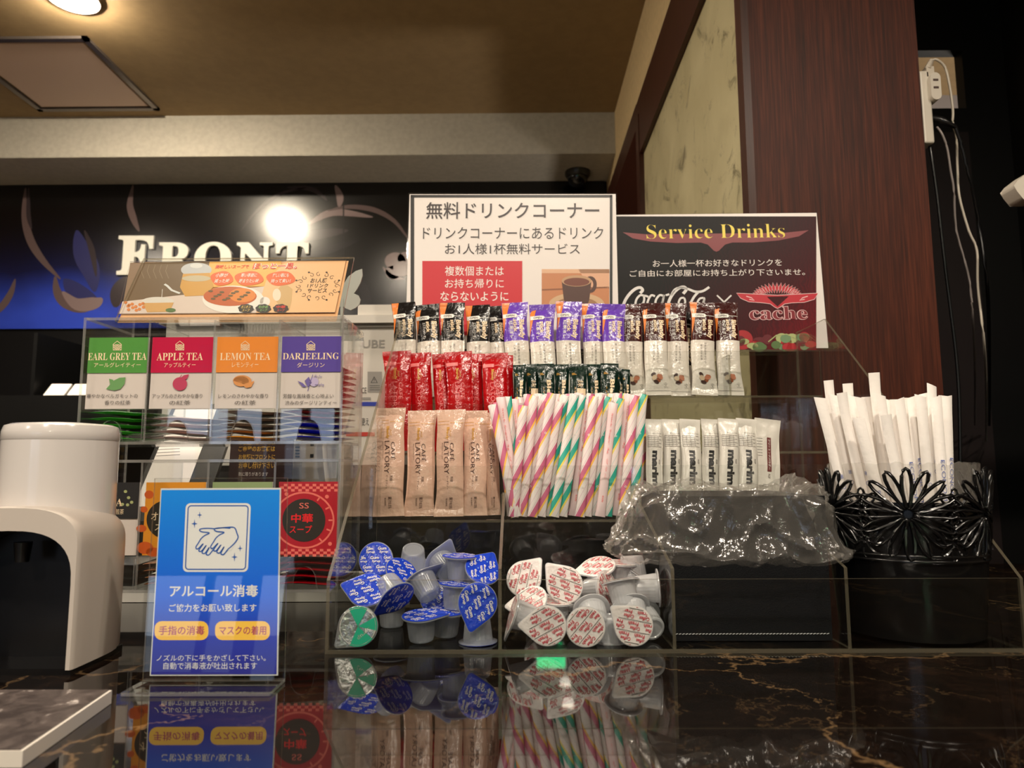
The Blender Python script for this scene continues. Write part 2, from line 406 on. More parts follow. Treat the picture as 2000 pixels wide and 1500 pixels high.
# printed mural with FRONT lettering
mu = thing('wall_mural', (-.9, YW - .01, ZM0), 'glossy black wall mural of pale flower petals with white FRONT lettering', 'mural')
b = MB(); b.box(-3.2, XR - .01, YW - .012, YW - .001, ZM0, ZS - .002, M_MURAL); b.build('mural_panel', mu)
MS = Sheet(W(-200, 640, YW - .012), W(1100, 640, YW - .012), W(-200, 400, YW - .012))
PET = [mat('petal_print_a', (92, 76, 76), .20, ior=1.6), mat('petal_print_b', (52, 44, 48), .20, ior=1.6), mat('petal_print_c', (126, 108, 108), .20, ior=1.6), mat('petal_print_d', (27, 24, 30), .20, ior=1.6), mat('petal_print_e', (46, 48, 96), .20, ior=1.6)]
def petal(pts, wd, m, layer=0, tip=.15):
    """a tapering curved stroke of the printed flowers"""
    q = []
    for i in range(len(pts) - 1):
        for k in range(6):
            t = k / 6; p0 = pts[max(0, i - 1)]; p1 = pts[i]; p2 = pts[i + 1]; p3 = pts[min(len(pts) - 1, i + 2)]
            q.append(tuple(.5 * (2 * p1[c] + (p2[c] - p0[c]) * t + (2 * p0[c] - 5 * p1[c] + 4 * p2[c] - p3[c]) * t * t + (3 * p1[c] - p0[c] - 3 * p2[c] + p3[c]) * t ** 3) for c in (0, 1)))
    q.append(pts[-1]); n = len(q); L, R = [], []
    for i in range(n):
        a = q[max(0, i - 1)]; c = q[min(n - 1, i + 1)]; dx, dy = c[0] - a[0], c[1] - a[1]; l = math.hypot(dx, dy) or 1
        h = wd * (tip + (1 - tip) * math.sin(PI * i / (n - 1))) / 2; L.append((q[i][0] - dy / l * h, q[i][1] + dx / l * h)); R.append((q[i][0] + dy / l * h, q[i][1] - dx / l * h))
    for i in range(n - 1): MS.poly([L[i], L[i + 1], R[i + 1], R[i]], m, layer)
def flush():
    MS.mb.build('petal_print', mu); MS.mb = MB()
petal([(50, 368), (48, 420), (60, 470), (85, 510), (118, 545)], 16, PET[0])
petal([(56, 368), (56, 420), (62, 448)], 9, PET[1], 1)
flush(); petal([(260, 362), (254, 400), (262, 430), (272, 452)], 14, PET[0]); flush()
petal([(30, 545), (20, 575), (0, 603), (-25, 620)], 14, PET[0])
flush()
petal([(108, 540), (112, 570), (130, 592), (165, 602), (200, 586)], 22, PET[0], 1)
petal([(122, 570), (150, 594), (185, 592), (200, 583)], 26, PET[2], 2)
petal([(150, 450), (160, 490), (178, 530), (185, 570)], 40, PET[4], 0, .1)
petal([(165, 450), (180, 490), (188, 540)], 12, PET[1], 1)
petal([(125, 545), (150, 570), (190, 585)], 34, PET[4], 0, .1)
flush()
petal([(225, 600), (232, 575), (255, 555), (290, 545)], 40, PET[1], 0)
flush()
petal([(655, 362), (664, 385), (662, 405)], 14, PET[2], 1)
flush()
petal([(470, 452), (500, 415), (545, 380), (600, 366)], 7, PET[1], 0)
petal([(490, 462), (530, 425), (575, 400)], 6, PET[3], 0)
flush()
petal([(560, 366), (610, 370), (640, 392)], 9, PET[1], 0)
flush()
petal([(640, 412), (680, 404), (730, 410), (770, 432), (800, 470)], 10, PET[0], 1)
flush()
petal([(600, 440), (650, 415), (728, 424)], 14, PET[2], 0)
flush()
petal([(570, 500), (630, 490), (700, 470)], 16, PET[3], 0)
flush()
petal([(560, 470), (610, 460), (680, 450)], 22, PET[1], 1)
flush()
for c, r in (((772, 510), 17), ((786, 525), 15), ((768, 532), 13), ((792, 505), 13)): MS.ell(*c, r * 1.2, r, PET[2], 1 + r % 4)
flush()
petal([(748, 522), (765, 540), (790, 545)], 9, PET[2], 2)
flush()
petal([(772, 546), (760, 580), (750, 610)], 14, PET[3], 0)
flush()
petal([(700, 540), (715, 580), (712, 620)], 18, PET[3], 0)
flush()
MS.line([(671, 400), (671, 520)], .006, PET[3], 2)
flush()
LW = mat('front_letter_white', (236, 234, 226), .4)
def letter3d(ch, x0, y0, x1, y1, name='front_lettering'):
    sh = Sheet(W(0, 560, YW - .012), W(600, 560, YW - .012), W(0, 400, YW - .012)); mb = MB()
    u0, v0 = sh.uv(x0, y1); u1, v1 = sh.uv(x1, y0)
    vs, fs, a = glyphs(mb_serif(ch), .022, 4)
    for w_ in (.012, .0006): mb.add([sh.P(u0 + x * (u1 - u0), v0 + y * (v1 - v0), w_) for x, y in vs], [f if w_ > .01 else f[::-1] for f in fs], LW)
    cnt = {}
    for f in fs:
        for i in range(len(f)):
            e = (f[i], f[(i + 1) % len(f)]); cnt[e] = 1
    n = len(vs); sides = [(a_, b_, b_ + n, a_ + n) for (a_, b_) in cnt if (b_, a_) not in cnt]
    mb.add([sh.P(u0 + x * (u1 - u0), v0 + y * (v1 - v0), w_) for w_ in (.012, .0006) for x, y in vs], sides, LW)
    mb.build(name, mu)
for ch, r in (('F', (230, 462, 303, 538)), ('R', (310, 475, 380, 538)), ('O', (380, 474, 456, 539)), ('N', (462, 475, 535, 538)), ('T', (539, 475, 605, 538))): letter3d(ch, *r)

# right-hand wall: bulkhead, brown rail, marble face, wood panel, dark recess
ZB1 = Wx(1320, 0, XR).z; ZB0 = Wx(1378, 0, XR).z; YP = Wx(1256, 300, XR).y
YCOL = W(1466, 400, 1).x and XR / W(1466, 400, 1).x
b = MB(); b.box(XR, XR + .12, YCOL, YW, ZB1, ZC, plaster('bulkhead_paper', (205, 182, 140), 60, .06)); S(b.build('wall_right'))
b = MB(); b.box(XR - .012, XR + .12, YCOL, YP + .03, ZB0, ZB1, M_TRIM); S(b.build('trim_2'))
b = MB(); b.box(XR - .012, XR + .12, YP + .03, YW - .02, ZB1 - .07, ZB1 + .004, M_TRIM); S(b.build('trim_3'))
b = MB(); b.box(XR - .014, XR + .12, YP - .012, YP + .035, FLOORZ, ZB0 + .12, M_TRIM); S(b.build('trim_4'))
b = MB(); b.box(XR, XR + .12, YCOL + .034, YP, FLOORZ, ZB0, M_BMAR); S(b.build('wall_marble'))
XC1 = W(1800, 200, YCOL).x
b = MB(); b.box(XR - .001, XC1, YCOL, YCOL + .034, FLOORZ, ZC, M_WOOD); S(b.build('wall_column'))
b = MB(); b.box(XR - .004, XR + .008, YCOL - .004, YCOL + .02, FLOORZ, ZC, M_TRIM); S(b.build('trim_5'))
YD = 1.62
dw = mat('dark_recess_wall', (9, 8, 8), .5, spec=.25); dw2 = mat('dark_recess_brown', (36, 28, 28), .5, spec=.3)
o0 = W(1780, 212, YD); o1 = W(1878, 98, YD)
b = MB()
b.box(XC1 - .02, o1.x, YD, YD + .03, o1.z, ZC, dw); b.box(XC1 - .02, o1.x, YD, YD + .03, o0.z - .06, o0.z, dw); b.box(o1.x, 2.6, YD, YD + .03, FLOORZ, ZC, dw)
b.box(XC1 - .02, o1.x, YD, YD + .03, FLOORZ, o0.z - .06, dw2); S(b.build('wall_recess'))
b = MB(); b.box(1.18, 1.30, .75, YD, FLOORZ, ZC, mat('dark_cupboard_side', (18, 16, 14), .5)); S(b.build('wall_side'))
YS2 = Wz(1840, 186, ZC).y
b = MB(); b.box(XR + .13, 2.6, YS2, YS2 + .3, ZC - .26, ZC, mat('grey_soffit', (190, 186, 190), .7)); S(b.build('trim_6'))
b = MB(); b.box(-4.05, -4, YREAR, YW, FLOORZ, ZC, M_LOB); S(b.build('wall_left'))
b = MB(); b.box(2.6, 2.65, YREAR, YW, FLOORZ, ZC, M_LOB); S(b.build('wall_lobby'))
b = MB()
WN = [(-3.3, -1.26, FLOORZ + .05, .80), (1.06, 1.125, FLOORZ + .05, .13)]
xs = -4.0
for x0, x1, z0, z1 in WN:
    b.box(xs, x0, YREAR - .05, YREAR, FLOORZ, ZC, M_LOB); b.box(x0, x1, YREAR - .05, YREAR, z1, ZC, M_LOB); b.box(x0, x1, YREAR - .05, YREAR, FLOORZ, z0, M_LOB); xs = x1
b.box(xs, 2.65, YREAR - .05, YREAR, FLOORZ, ZC, M_LOB); S(b.build('wall_rear'))
DAY = mat('daylight_outside', (214, 230, 255), emit=3.2)
GROUND = mat('daylight_ground', (196, 214, 240), emit=1.1)
for i, (x0, x1, z0, z1) in enumerate(WN):
    zm = .32 if i == 0 else z0; b = MB(); b.box(x0, x1, YREAR - .20, YREAR - .18, zm, z1 + .1, DAY)
    if i == 0: b.box(x0, x1, YREAR - .20, YREAR - .18, z0 - .1, zm, GROUND)
    fr = mat('window_frame_dark', (40, 36, 34), .4)
    for k in range(4 if i == 0 else 0):
        n = 3 if i == 0 else 1; x = x0 + (x1 - x0) * k / n; b.box(x - .035, x + .035, YREAR - .04, YREAR + .01, z0, z1, fr)
    if i == 0:
        for c0, c1 in ((x0 + .95, x0 + 1.12), (x1 - .42, x1 - .3)): b.box(c0, c1, YREAR - .03, YREAR - .01, z0, z1, fr)
    S(b.build('window_%d' % (i + 1)))

# lamps of the room and added fill lamps
HOT = mat('lamp_disc', (255, 236, 205), emit=260)
def downlight(x, y, label, energy, angle=110, disc=.045, to=None, z=None, bulb=None):
    z = z or ZC; t = thing('ceiling_downlight', (x, y, z), label, 'ceiling light')
    b = MB(); M_ = Matrix.Translation((x, y, z)); b.lathe([(disc, -.001), (disc * 1.35, -.006), (disc * 1.4, 0)], 28, mat('lamp_trim', (210, 200, 190), .4), M_, cap0=False, cap1=False); b.build('trim_ring', t, smooth=40)
    b = MB(); b.lathe([(disc, -.0015), (disc * .85, -.016 if bulb else -.0018), (disc * .3, -.024 if bulb else -.002)], 28, bulb or HOT, M_, cap0=False); b.build('lamp_disc', t)
    spot('downlight_lamp', (x, y, z - .02), energy, angle, .6, WARM, .04, to=to)
dl = Wz(142, -6, ZC)
downlight(dl.x, dl.y, 'glaring round ceiling downlight above the white ceiling panel', 60, 125, .05, bulb=mat('lamp_bulb', (255, 238, 210), emit=1000))
for i, (x, y) in enumerate(LAMPS):
    downlight(x, y, ('round lobby ceiling downlight behind the viewer, %s of the lobby row' if i < 7 else 'added unseen ceiling downlight over the counter back, %s lamp') % ORD[i], 46 if i < 5 else 40 if i < 7 else 28, 168, .045)
spot('added_fill_spot', (1.5, 2.0, .3), 40, 170, .5, WARM, .1, to=(1.4, 2.3, 2))  # unseen lamp added to light the ceiling behind the recess opening
YE = -4.4
ex = thing('exit_sign', (.25, YE, 1.25), 'green lit exit sign hanging from the lobby ceiling behind the viewer', 'sign')
b = MB(); b.box(.12, .37, YE - .025, YE, 1.25, 1.37, mat('exit_case', (200, 200, 200), .5)); b.build('case', ex)
b = MB(); b.box(.24, .25, YE - .015, YE - .01, 1.37, ZC, mat('exit_case', (200, 200, 200), .5)); b.build('hanger', ex)
b = MB(); b.box(.14, .35, YE, YE + .004, 1.265, 1.355, mat('exit_green', (30, 230, 140), emit=40)); b.build('lit_face', ex)

# ceiling access panel
c = [Wz(-112, 72, ZC), Wz(172, 74, ZC), Wz(314, 212, ZC), Wz(72, 211, ZC)]
x0, x1 = (c[0].x + c[3].x) / 2, (c[1].x + c[2].x) / 2; y0, y1 = c[2].y, c[0].y
if y0 > y1: y0, y1 = y1, y0
t = thing('ceiling_hatch', ((x0 + x1) / 2, (y0 + y1) / 2, ZC), 'pale square access hatch with thin metal frame in the ceiling', 'hatch')
b = MB(); b.box(x0 + .03, x1 - .03, y0 + .03, y1 - .03, ZC - .006, ZC + .001, mat('hatch_paint', (200, 176, 160), .6)); b.build('hatch_panel', t)
b = MB(); mf = mat('hatch_metal', (120, 112, 108), .3, .8)
for q in ((x0, x1, y0, y0 + .018), (x0, x1, y1 - .018, y1), (x0, x0 + .018, y0, y1), (x1 - .018, x1, y0, y1)): b.box(*q, ZC - .009, ZC + .001, mf)
b.build('hatch_frame', t)
# security camera
p = Wz(1128, 336, ZS); 
t = thing('security_camera', p, 'black dome security camera under the ceiling beam', 'camera')
MT = Matrix.Translation(p)
b = MB(); b.lathe([(.050, 0), (.050, -.012), (.044, -.022)], 32, mat('camera_housing', (40, 38, 36), .35), MT); b.build('housing', t, smooth=50)
b = MB(); b.lathe([(.040 * math.cos(a), -.022 - .040 * math.sin(a)) for a in [i * PI / 2 / 8 for i in range(8)]] + [(.002, -.062)], 32, mat('camera_dome', (14, 14, 15), .06), MT); b.build('dome', t, smooth=50)
# things behind the counter on the left
t = thing('wall_shelf', W(100, 780, 2.3), 'black shelf below the mural holding white cards', 'shelf')
z = W(100, 773, 2.3).z; a = W(65, 773, 2.3).x; c_ = W(420, 773, 2.3).x
b = MB(); b.box(a - .6, c_, 2.28, YW, z - .14, z, mat('shelf_black', (7, 7, 7), .5, spec=.2)); b.build('shelf_board', t)
b = MB(); b.box(a - .012, a, 2.30, YW, z, W(65, 650, 2.3).z, mat('shelf_black', (7, 7, 7), .5, spec=.2)); b.build('shelf_upright', t)
for k, (xa, xb, lab) in enumerate(((84, 128, 'white tilted card on the dark shelf, next to the shelf upright'), (130, 172, 'white tilted card on the dark shelf, half behind the tea stand'))):
    sh = Sheet(W(xa, 772, 2.31), W(xb - 4, 772, 2.31), W(xa + 6, 750, 2.35)); sh.slab(sh.mb, 0, sh.w, 0, sh.h, .006, PAPER); T(sh.mb.build('price_card', origin=base_of(sh.mb)), lab, 'card', 'white cards on the dark shelf')

# ---------------------------------------------------------------- counter
ct = thing('counter', (-.2, .6, FLOORZ), 'dark brown veined marble service counter, mirror polished', 'counter')
b = MB(); b.box(-1.6, 1.17, .12, 1.045, -.035, 0, marble_counter()); b.build('countertop', ct)
b = MB(); b.box(-1.55, 1.16, .17, 1.04, FLOORZ, -.035, mat('counter_body', (30, 20, 16), .4)); b.build('counter_body', ct)

# ---------------------------------------------------------------- acrylic organiser
XL = W(638, 1133, .56).x; XRT = W(1998, 1133, .56).x; CW = (XRT - XL) / 4
YF = [.56, .739, .816, .891, .966]
LIP = [W(900, 1133, .56).z, W(900, 910, .739).z, W(900, 790, .816).z, W(900, 689, .891).z]
FL = [.003, W(900, 1016, .739).z, W(900, 884, .816).z, W(900, 775, .891).z]
tp = W(770, 622, YF[0] + .31); YT = .875; ZT = W(770, 628, YT).z
org = thing('acrylic_organiser', ((XL + XRT) / 2, .76, 0), 'wide clear acrylic tiered organiser filled with drink sticks, sugar and creamers', 'organiser')
TH = .0026
def yz(x0, x1):
    return lambda u, v, w_: Vector((x0 + (x1 - x0) * w_, u, v))
def acryl_panel(name, poly, x0, x1, parent):
    b = MB(); b.prism(poly, yz(x0, x1), 0, 1, ACRYL, EDGE); return b.build(name, parent)
side = [(.56, 0), (YF[4], 0), (YF[4], ZT), (YT, ZT), (.56, LIP[0])]
acryl_panel('side_panel', side, XL, XL + TH, org); acryl_panel('side_panel', side, XRT - TH, XRT, org)
b = MB(); b.box(XL + TH, XRT - TH, .56, YF[1], 0, TH, ACRYL, EDGE); b.build('base', org)
for i in range(4):
    b = MB(); z0 = TH if i < 2 else FL[i - 1] - TH * 0 
    b.box(XL + TH, XRT - TH, YF[i], YF[i] + TH, z0, LIP[i], ACRYL, EDGE); b.build('front_lip' if i == 0 else 'riser', org)
    if i:
        b = MB(); b.box(XL + TH, XRT - TH, YF[i] + TH, YF[i + 1], FL[i] - TH, FL[i], ACRYL, EDGE); b.build('shelf', org)
b = MB(); b.box(XL + TH, XRT - TH, YF[4], YF[4] + TH, 0, .300, ACRYL, EDGE); b.build('back_panel', org)
for k in (1, 2, 3):
    x = XL + CW * k
    acryl_panel('divider', [(.563, TH), (YF[1], TH), (YF[1], .115), (.563, LIP[0] + .008)], x - TH / 2, x + TH / 2, org)
    for i in (1, 2, 3):
        dxk = {(1, 1): -.002, (1, 2): .008, (1, 3): .020, (3, 3): .0165}.get((i, k))
        if dxk is None: continue
        y0, y1 = YF[i] + TH, YF[i + 1]; h_ = FL[i] + .026 if i == 1 else LIP[i] - .004
        acryl_panel('divider', [(y0, FL[i]), (y1, FL[i]), (y1, h_), (y0, h_)], x + dxk - TH / 2, x + dxk + TH / 2, org)
# rail and clip strip at the back that carries the two laminated signs
b = MB(); b.box(XL + TH, XRT - TH, YF[4], YF[4] + .035, .297, .300, ACRYL, EDGE); b.build('sign_ledge', org)

# ---------------------------------------------------------------- stick packets
L0 = .120
def prof(v):
    e = min(v, 1 - v)
    return max(0.0, min(1.0, (e - .045) / .16)) ** .8 if e > .045 else 0.0
class Stick:
    def __init__(s, w_, L, T, seed, mf, narrow=.10):
        s.w, s.L, s.T, s.seed, s.narrow = w_, L, T, seed, narrow
        s.mb = MB(); s.pr = MB(); s.mf = mf
    def P(s, x, z, off=0):
        u = max(-1, min(1, x / (s.w / 2))); v = max(0, min(1, z / s.L)); p = prof(v)
        d = (1 - abs(u) ** 2.2) ** .75 * s.T * p
        wr = noise.noise(Vector((x * 110 + s.seed * 9, z * 60, s.seed * 3.7))) * .0007 * (.3 + p) + noise.noise(Vector((x * 260 + s.seed, z * 45, s.seed * 1.7))) * .0005
        wr *= (1 - abs(u) ** 4)
        ripple = .0004 * math.sin(z * 2600) * (1 if (v < .04 or v > .955) else 0)
        bow = .002 * math.sin(s.seed * 2.1 + v * 3)
        return Vector((x * (1 - s.narrow * p) + .0006 * math.sin(v * 9 + s.seed), -(.0004 + d + wr + ripple) - off + bow, z))
    def body(s, vb=()):
        rows = sorted(set([i / 30 for i in range(31)]) | set(vb)); nu = 12
        vs = []
        for r in rows:
            for i in range(nu + 1):
                vs.append(s.P((i / nu * 2 - 1) * s.w / 2, r * s.L))
        nb = len(vs)
        for r in rows:
            for i in range(nu + 1):
                q = s.P((i / nu * 2 - 1) * s.w / 2, r * s.L); vs.append(Vector((q.x, .0004 + (-q.y) * .6, q.z)))
        off = len(s.mb.v); s.mb.v.extend(vs)
        def add(f, m): s.mb.f.append(tuple(off + k for k in f)); s.mb.m.append(s.mb.mi(m))
        for j in range(len(rows) - 1):
            for i in range(nu):
                a = j * (nu + 1) + i; m = s.mf((i + .5) / nu, (rows[j] + rows[j + 1]) / 2)
                add((a, a + 1, a + nu + 2, a + nu + 1), m); add((nb + a, nb + a + nu + 1, nb + a + nu + 2, nb + a + 1), m)
            for i in (0, nu):
                a = j * (nu + 1) + i; f = (a, a + nu + 1, nb + a + nu + 1, nb + a); m = s.mf(.01 if i == 0 else .99, (rows[j] + rows[j + 1]) / 2)
                add(f if i == 0 else f[::-1], m)
        for j in (0, len(rows) - 1):
            for i in range(nu):
                a = j * (nu + 1) + i; f = (a, nb + a, nb + a + 1, a + 1); add(f if j == 0 else f[::-1], s.mf(.5, rows[j]))
    def strip(s, fa, fb, z0, z1, m, off, nz=14, nx=3):
        """print between the curves x=fa(v) and x=fb(v)"""
        s.pr.grid(nx, nz, lambda u, v: s.P(fa(v) + (fb(v) - fa(v)) * u, z0 + (z1 - z0) * v, off), m)
    def rect(s, x0, x1, z0, z1, m, off=.0003, nz=2, nx=4): s.strip(lambda v: x0, lambda v: x1, z0, z1, m, off, nz, nx)
    def text(s, t, x0, x1, z0, z1, m, off=.00055, rot=-1, bold=.0, keep=False, res=2):
        s.pr.text(t, lambda u, v: s.P(u, v, off), (x0, x1, z0, z1), m, rot, bold, res, keep)
    def blob(s, cx, cz, rx, rz, m, off=.0004, n=12, a=0):
        s.pr.add([s.P(cx + rx * math.cos(t) * math.cos(a) - rz * math.sin(t) * math.sin(a), cz + rx * math.cos(t) * math.sin(a) + rz * math.sin(t) * math.cos(a), off) for t in [2 * PI * i / n for i in range(n)]], [tuple(range(n))], m)
    def done(s, name, vb=()):
        s.rect(s.w * .455, s.w * .46, s.L * .06, s.L * .94, s.mf(.99, .3), .0003, 16, 1)
        s.body(vb); o = s.mb.build(name, smooth=50)
        if s.pr.v: s.pr.build('lettering', o)
        return o
FOILB = dict(rough=.2, bump=.85, bscale=170)
P_WHT = mat('packet_white', (228, 220, 208), **FOILB); P_BLK = mat('packet_black', (18, 14, 13), **FOILB)
P_PUR = mat('packet_purple', (104, 62, 178), **FOILB); P_BRN = mat('packet_brown', (62, 18, 16), **FOILB)
P_RED = mat('packet_red', (172, 4, 13), **FOILB); P_PCH = mat('packet_beige', (218, 180, 158), **FOILB)
P_GRN = mat('packet_green', (8, 34, 26), **FOILB); P_MAR = mat('packet_grey_white', (206, 202, 192), rough=.28, bump=.4, bscale=130)
I_ORG = mat('ink_orange', (232, 128, 52), .3); I_WHT = mat('ink_white', (240, 236, 228), .4); I_CRM = mat('ink_cream', (240, 214, 176), .4)
I_GRY = mat('ink_grey', (90, 84, 80), .4); I_GLD = mat('ink_gold', (214, 160, 70), .3); I_PNK = mat('ink_pink', (232, 120, 120), .4); I_BRN = mat('ink_brown', (70, 40, 32), .4)
I_NUT = [mat('ink_nut_a', (150, 84, 52), .4), mat('ink_nut_b', (62, 34, 28), .4), mat('ink_nut_c', (190, 120, 90), .4), mat('ink_nut_d', (214, 190, 160), .4)]
def blend_stick(name, top, names, seed, vb=.585, nuts=False, side=True):
    s = Stick(.0295, L0, .0042, seed, lambda u, v: top if v > vb else P_WHT)
    L, h = s.L, .0295 / 2
    if side:
        s.strip(lambda v: -h * .985, lambda v: -h * (.98 - .30 * max(0, v - .25) / .75), L * vb, L * .86, I_ORG, .0003, 12, 3)
        s.strip(lambda v: -h * .97, lambda v: -h * (.62 - .25 * v), L * .862, L * .995, I_ORG, .0003, 6, 3)
    zo = L * .845
    s.rect(-h * .95, h * .05, zo - .0026, zo + .0026, I_WHT, .0005, 2, 5)
    s.blob(h * .05, zo, .0022, .0026, I_WHT, .0005)
    s.text('OPEN', -h * .70, -h * .02, zo - .0014, zo + .0014, I_GRY, .0009, rot=0, bold=.01)
    for k in range(6): s.rect(h * (.22 + k * .13), h * (.29 + k * .13), zo - .0005, zo + .0005, I_WHT, .0005, 1, 1)
    s.text('Blendy', h * .22, h * .78, L * (vb + .02), L * .80, I_CRM, bold=.035)
    s.text('stick', -h * .14, h * .20, L * (vb + .09), L * .80, I_CRM, bold=.03)
    s.text(names[0], -h * .46, -h * .18, L * (vb + .02), L * .79, I_WHT, bold=.012)
    if names[1]: s.text(names[1], -h * .80, -h * .54, L * (vb + .06), L * .79, I_GRY if top is P_BLK else I_WHT, bold=.004)
    s.text(names[2], h * .05, h * .22, L * .33, L * .55, I_GRY); s.text(names[3], -h * .28, -h * .12, L * .36, L * .53, I_GRY)
    if nuts:
        rr = random.Random(seed); cx = rr.uniform(-.002, .002)
        for (dx, dz, rx, rz, m) in ((-.003, .0, .0036, .0028, 3), (.004, .001, .0042, .0030, 2), (-.004, .004, .0034, .0022, 1), (.002, -.003, .0030, .0022, 0), (-.001, -.005, .0036, .0022, 1), (.0045, .0015, .0034, .0022, 0)):
            s.blob(cx + dx, .021 + dz, rx, rz, I_NUT[m], .0004 + m * .0002, a=rr.uniform(-1, 1))
        s.text('イメージ', h * .45, h * .8, .009, .015, I_GRY)
    s.rect(-h * .97, h * .97, .0052, .0055, I_GRY, .0003, 1, 6)
    return s.done(name, (vb,))
def latory(name, body, ink, logo, seed):
    s = Stick(.0335, .121, .0046, seed, lambda u, v: body); L, h = s.L, .0335 / 2
    zo = L * .865
    s.rect(-h * .93, -h * .05, zo - .0022, zo + .0022, I_PNK if body is P_RED else I_GLD if False else ink, .0004, 2, 5) if body is P_RED else [s.rect(-h * .9, -h * .1, zo + d, zo + d + .0004, I_GLD, .0004, 1, 5) for d in (-.002, .0018)]
    for k in range(9): s.rect(h * (.02 + k * .105), h * (.085 + k * .105), zo - .0004, zo + .0004, I_PNK if body is P_RED else I_GLD, .0005, 1, 1)
    s.text('Blendy', -h * .30, -h * .02, L * .70, L * .82, logo, bold=.03)
    s.text('AGF', h * .02, h * .14, L * .73, L * .79, logo)
    s.text('CAFÉ', h * .08, h * .44, L * .50, L * .67, ink, bold=-.004, keep=False)
    s.text('LATORY', -h * .38, -h * .02, L * .38, L * .68, ink, bold=-.004)
    s.text('Blended for you', -h * .56, -h * .46, L * .52, L * .67, ink)
    s.text('芳醇', h * .06, h * .26, L * .31, L * .36, ink); s.text('ピーチティー' if body is P_PCH else 'アップルティー', -h * .22, -h * .06, L * .24, L * .36, ink)
    s.text('果汁0.5%', h * .0, h * .26, L * .07, L * .17, ink)
    s.text('粉末飲料', -h * .25, -h * .12, L * .09, L * .16, ink)
    return s.done(name)
def green_stick(name, seed, plain=False):
    s = Stick(.0235, .112, .0035, seed, lambda u, v: P_GRN); L, h = s.L, .0235 / 2
    s.text('Blendy' if not plain else '抹茶オレ', -h * .15, h * .55, L * .44, L * .80, I_CRM, bold=.035 if not plain else 0)
    if plain: s.rect(-h * .2, h * .85, L * .30, L * .70, I_CRM, .0003, 10, 4)
    s.text('スティック', -h * .5, -h * .3, L * .5, L * .72, I_GLD)
    for k in range(3): s.rect(-h * (.75 - .02 * k), -h * (.2 + .1 * k), L * (.865 + .01 * k), L * (.869 + .01 * k), I_GLD, .0003, 1, 4)
    return s.done(name)
def marim_stick(name, seed, rear=False):
    s = Stick(.0215 if not rear else .030, .109, .0036 if not rear else .002, seed, lambda u, v: P_MAR, .06); L, h = s.L, s.w / 2
    if not rear:
        s.text('marim', -h * .30, h * .48, L * .30, L * .66, BLACK, bold=.045)
        s.text('AGF', h * .52, h * .68, L * .52, L * .57, I_GRY)
        for k in range(7): s.rect(-h * .85, h * (.80 - .3 * (k % 2)), L * (.70 + k * .019), L * (.703 + k * .019), I_BRN if k in (0, 6) else I_GRY, .0003, 1, 6)
        for k in range(4): s.rect(-h * (.85 - k * .4), -h * (.83 - k * .4), L * .70, L * .815, I_GRY, .0003, 8, 1)
        s.text('名称 クリーミングパウダー', -h * .3, h * .85, L * .835, L * .85, I_GRY, rot=0)
        s.text('スティックタイプ', -h * .8, -h * .68, L * .1, L * .28, I_GRY)
    else:
        s.rect(h * -.02, h * .30, L * .44, L * .80, mat('label_maroon', (96, 26, 24), .4), .0003, 10, 3)
        s.text('クリーミングパウダー', h * .05, h * .22, L * .46, L * .78, I_WHT, .0009)
        s.text('AGF', h * .05, h * .22, L * .37, L * .42, I_BRN)
        for q in ((-.25, .35), (-.25, -.25)): s.rect(h * -.3, h * .42, L * (.10 + .2 * (q[1] > 0)), L * (.104 + .2 * (q[1] > 0)), I_GRY, .0003, 1, 4)
        s.rect(h * -.3, h * -.28, L * .1, L * .30, I_GRY, .0003, 6, 1); s.rect(h * .40, h * .42, L * .1, L * .30, I_GRY, .0003, 6, 1)
        for k in range(7): s.rect(-h * .85, -h * .4, L * (.60 + k * .03), L * (.603 + k * .03), I_GRY, .0003, 1, 3)
    return s.done(name)

def stand_at(xt, yt, xb, Yb, Yt, zf, L, wpx=None, w0=None, yaw=0):
    """matrix of a packet whose top shows at pixel xt,yt at depth Yt and whose foot stands on the shelf at column xb"""
    Tp = W(xt, yt, Yt); Bp = W(xb, 1000, Yb); 
    for _ in range(3):
        py = 750; lo, hi = 600, 1300
        for _k in range(30):
            py = (lo + hi) / 2
            if W(xb, py, Yb).z > zf: lo = py
            else: hi = py
        Bp = W(xb, py, Yb)
    Bp.z = zf
    ez = (Tp - Bp); sc = ez.length / L; ez.normalize()
    ex = Vector((math.cos(yaw), math.sin(yaw), 0)); ex -= ez * ex.dot(ez); ex.normalize(); ey = ez.cross(ex)
    sx = 1.0
    if wpx: sx = wpx * ((Yb + Yt) / 2) / F_PX / w0 / 1.0
    return Matrix(((ex.x * sx, ey.x, ez.x * sc, Bp.x), (ex.y * sx, ey.y, ez.y * sc, Bp.y), (ex.z * sx, ey.z, ez.z * sc, Bp.z), (0, 0, 0, 1)))
def row(protos, specs, zf, Y0, lean, L, w0, label, cat, group, alt=.006):
    used = {}
    for i, (x0, x1, yt, dx, dy) in enumerate(specs):
        p = protos[i % len(protos)]; y = Y0 + dy
        M_ = stand_at((x0 + x1) / 2, yt, (x0 + x1) / 2 + dx, y, y + lean, zf, L, (x1 - x0) * 1.02, w0, yaw=random.uniform(-.06, .06))
        o = place(p, used, M_, label(i)); o['category'] = cat; o['group'] = group
    for p in protos:
        if p.name not in used: bpy.data.objects.remove(p, do_unlink=True)
G4 = FL[3] + .0024; G3 = FL[2] + .0024; G2 = FL[1] + .0024
NB = 'drink sticks in the top tier'
esp = [blend_stick('drink_stick', P_BLK, ('エスプレッソ・オレ', '微糖', '深いコクと香り', 'カフェオレ'), k) for k in (1, 2, 3)]
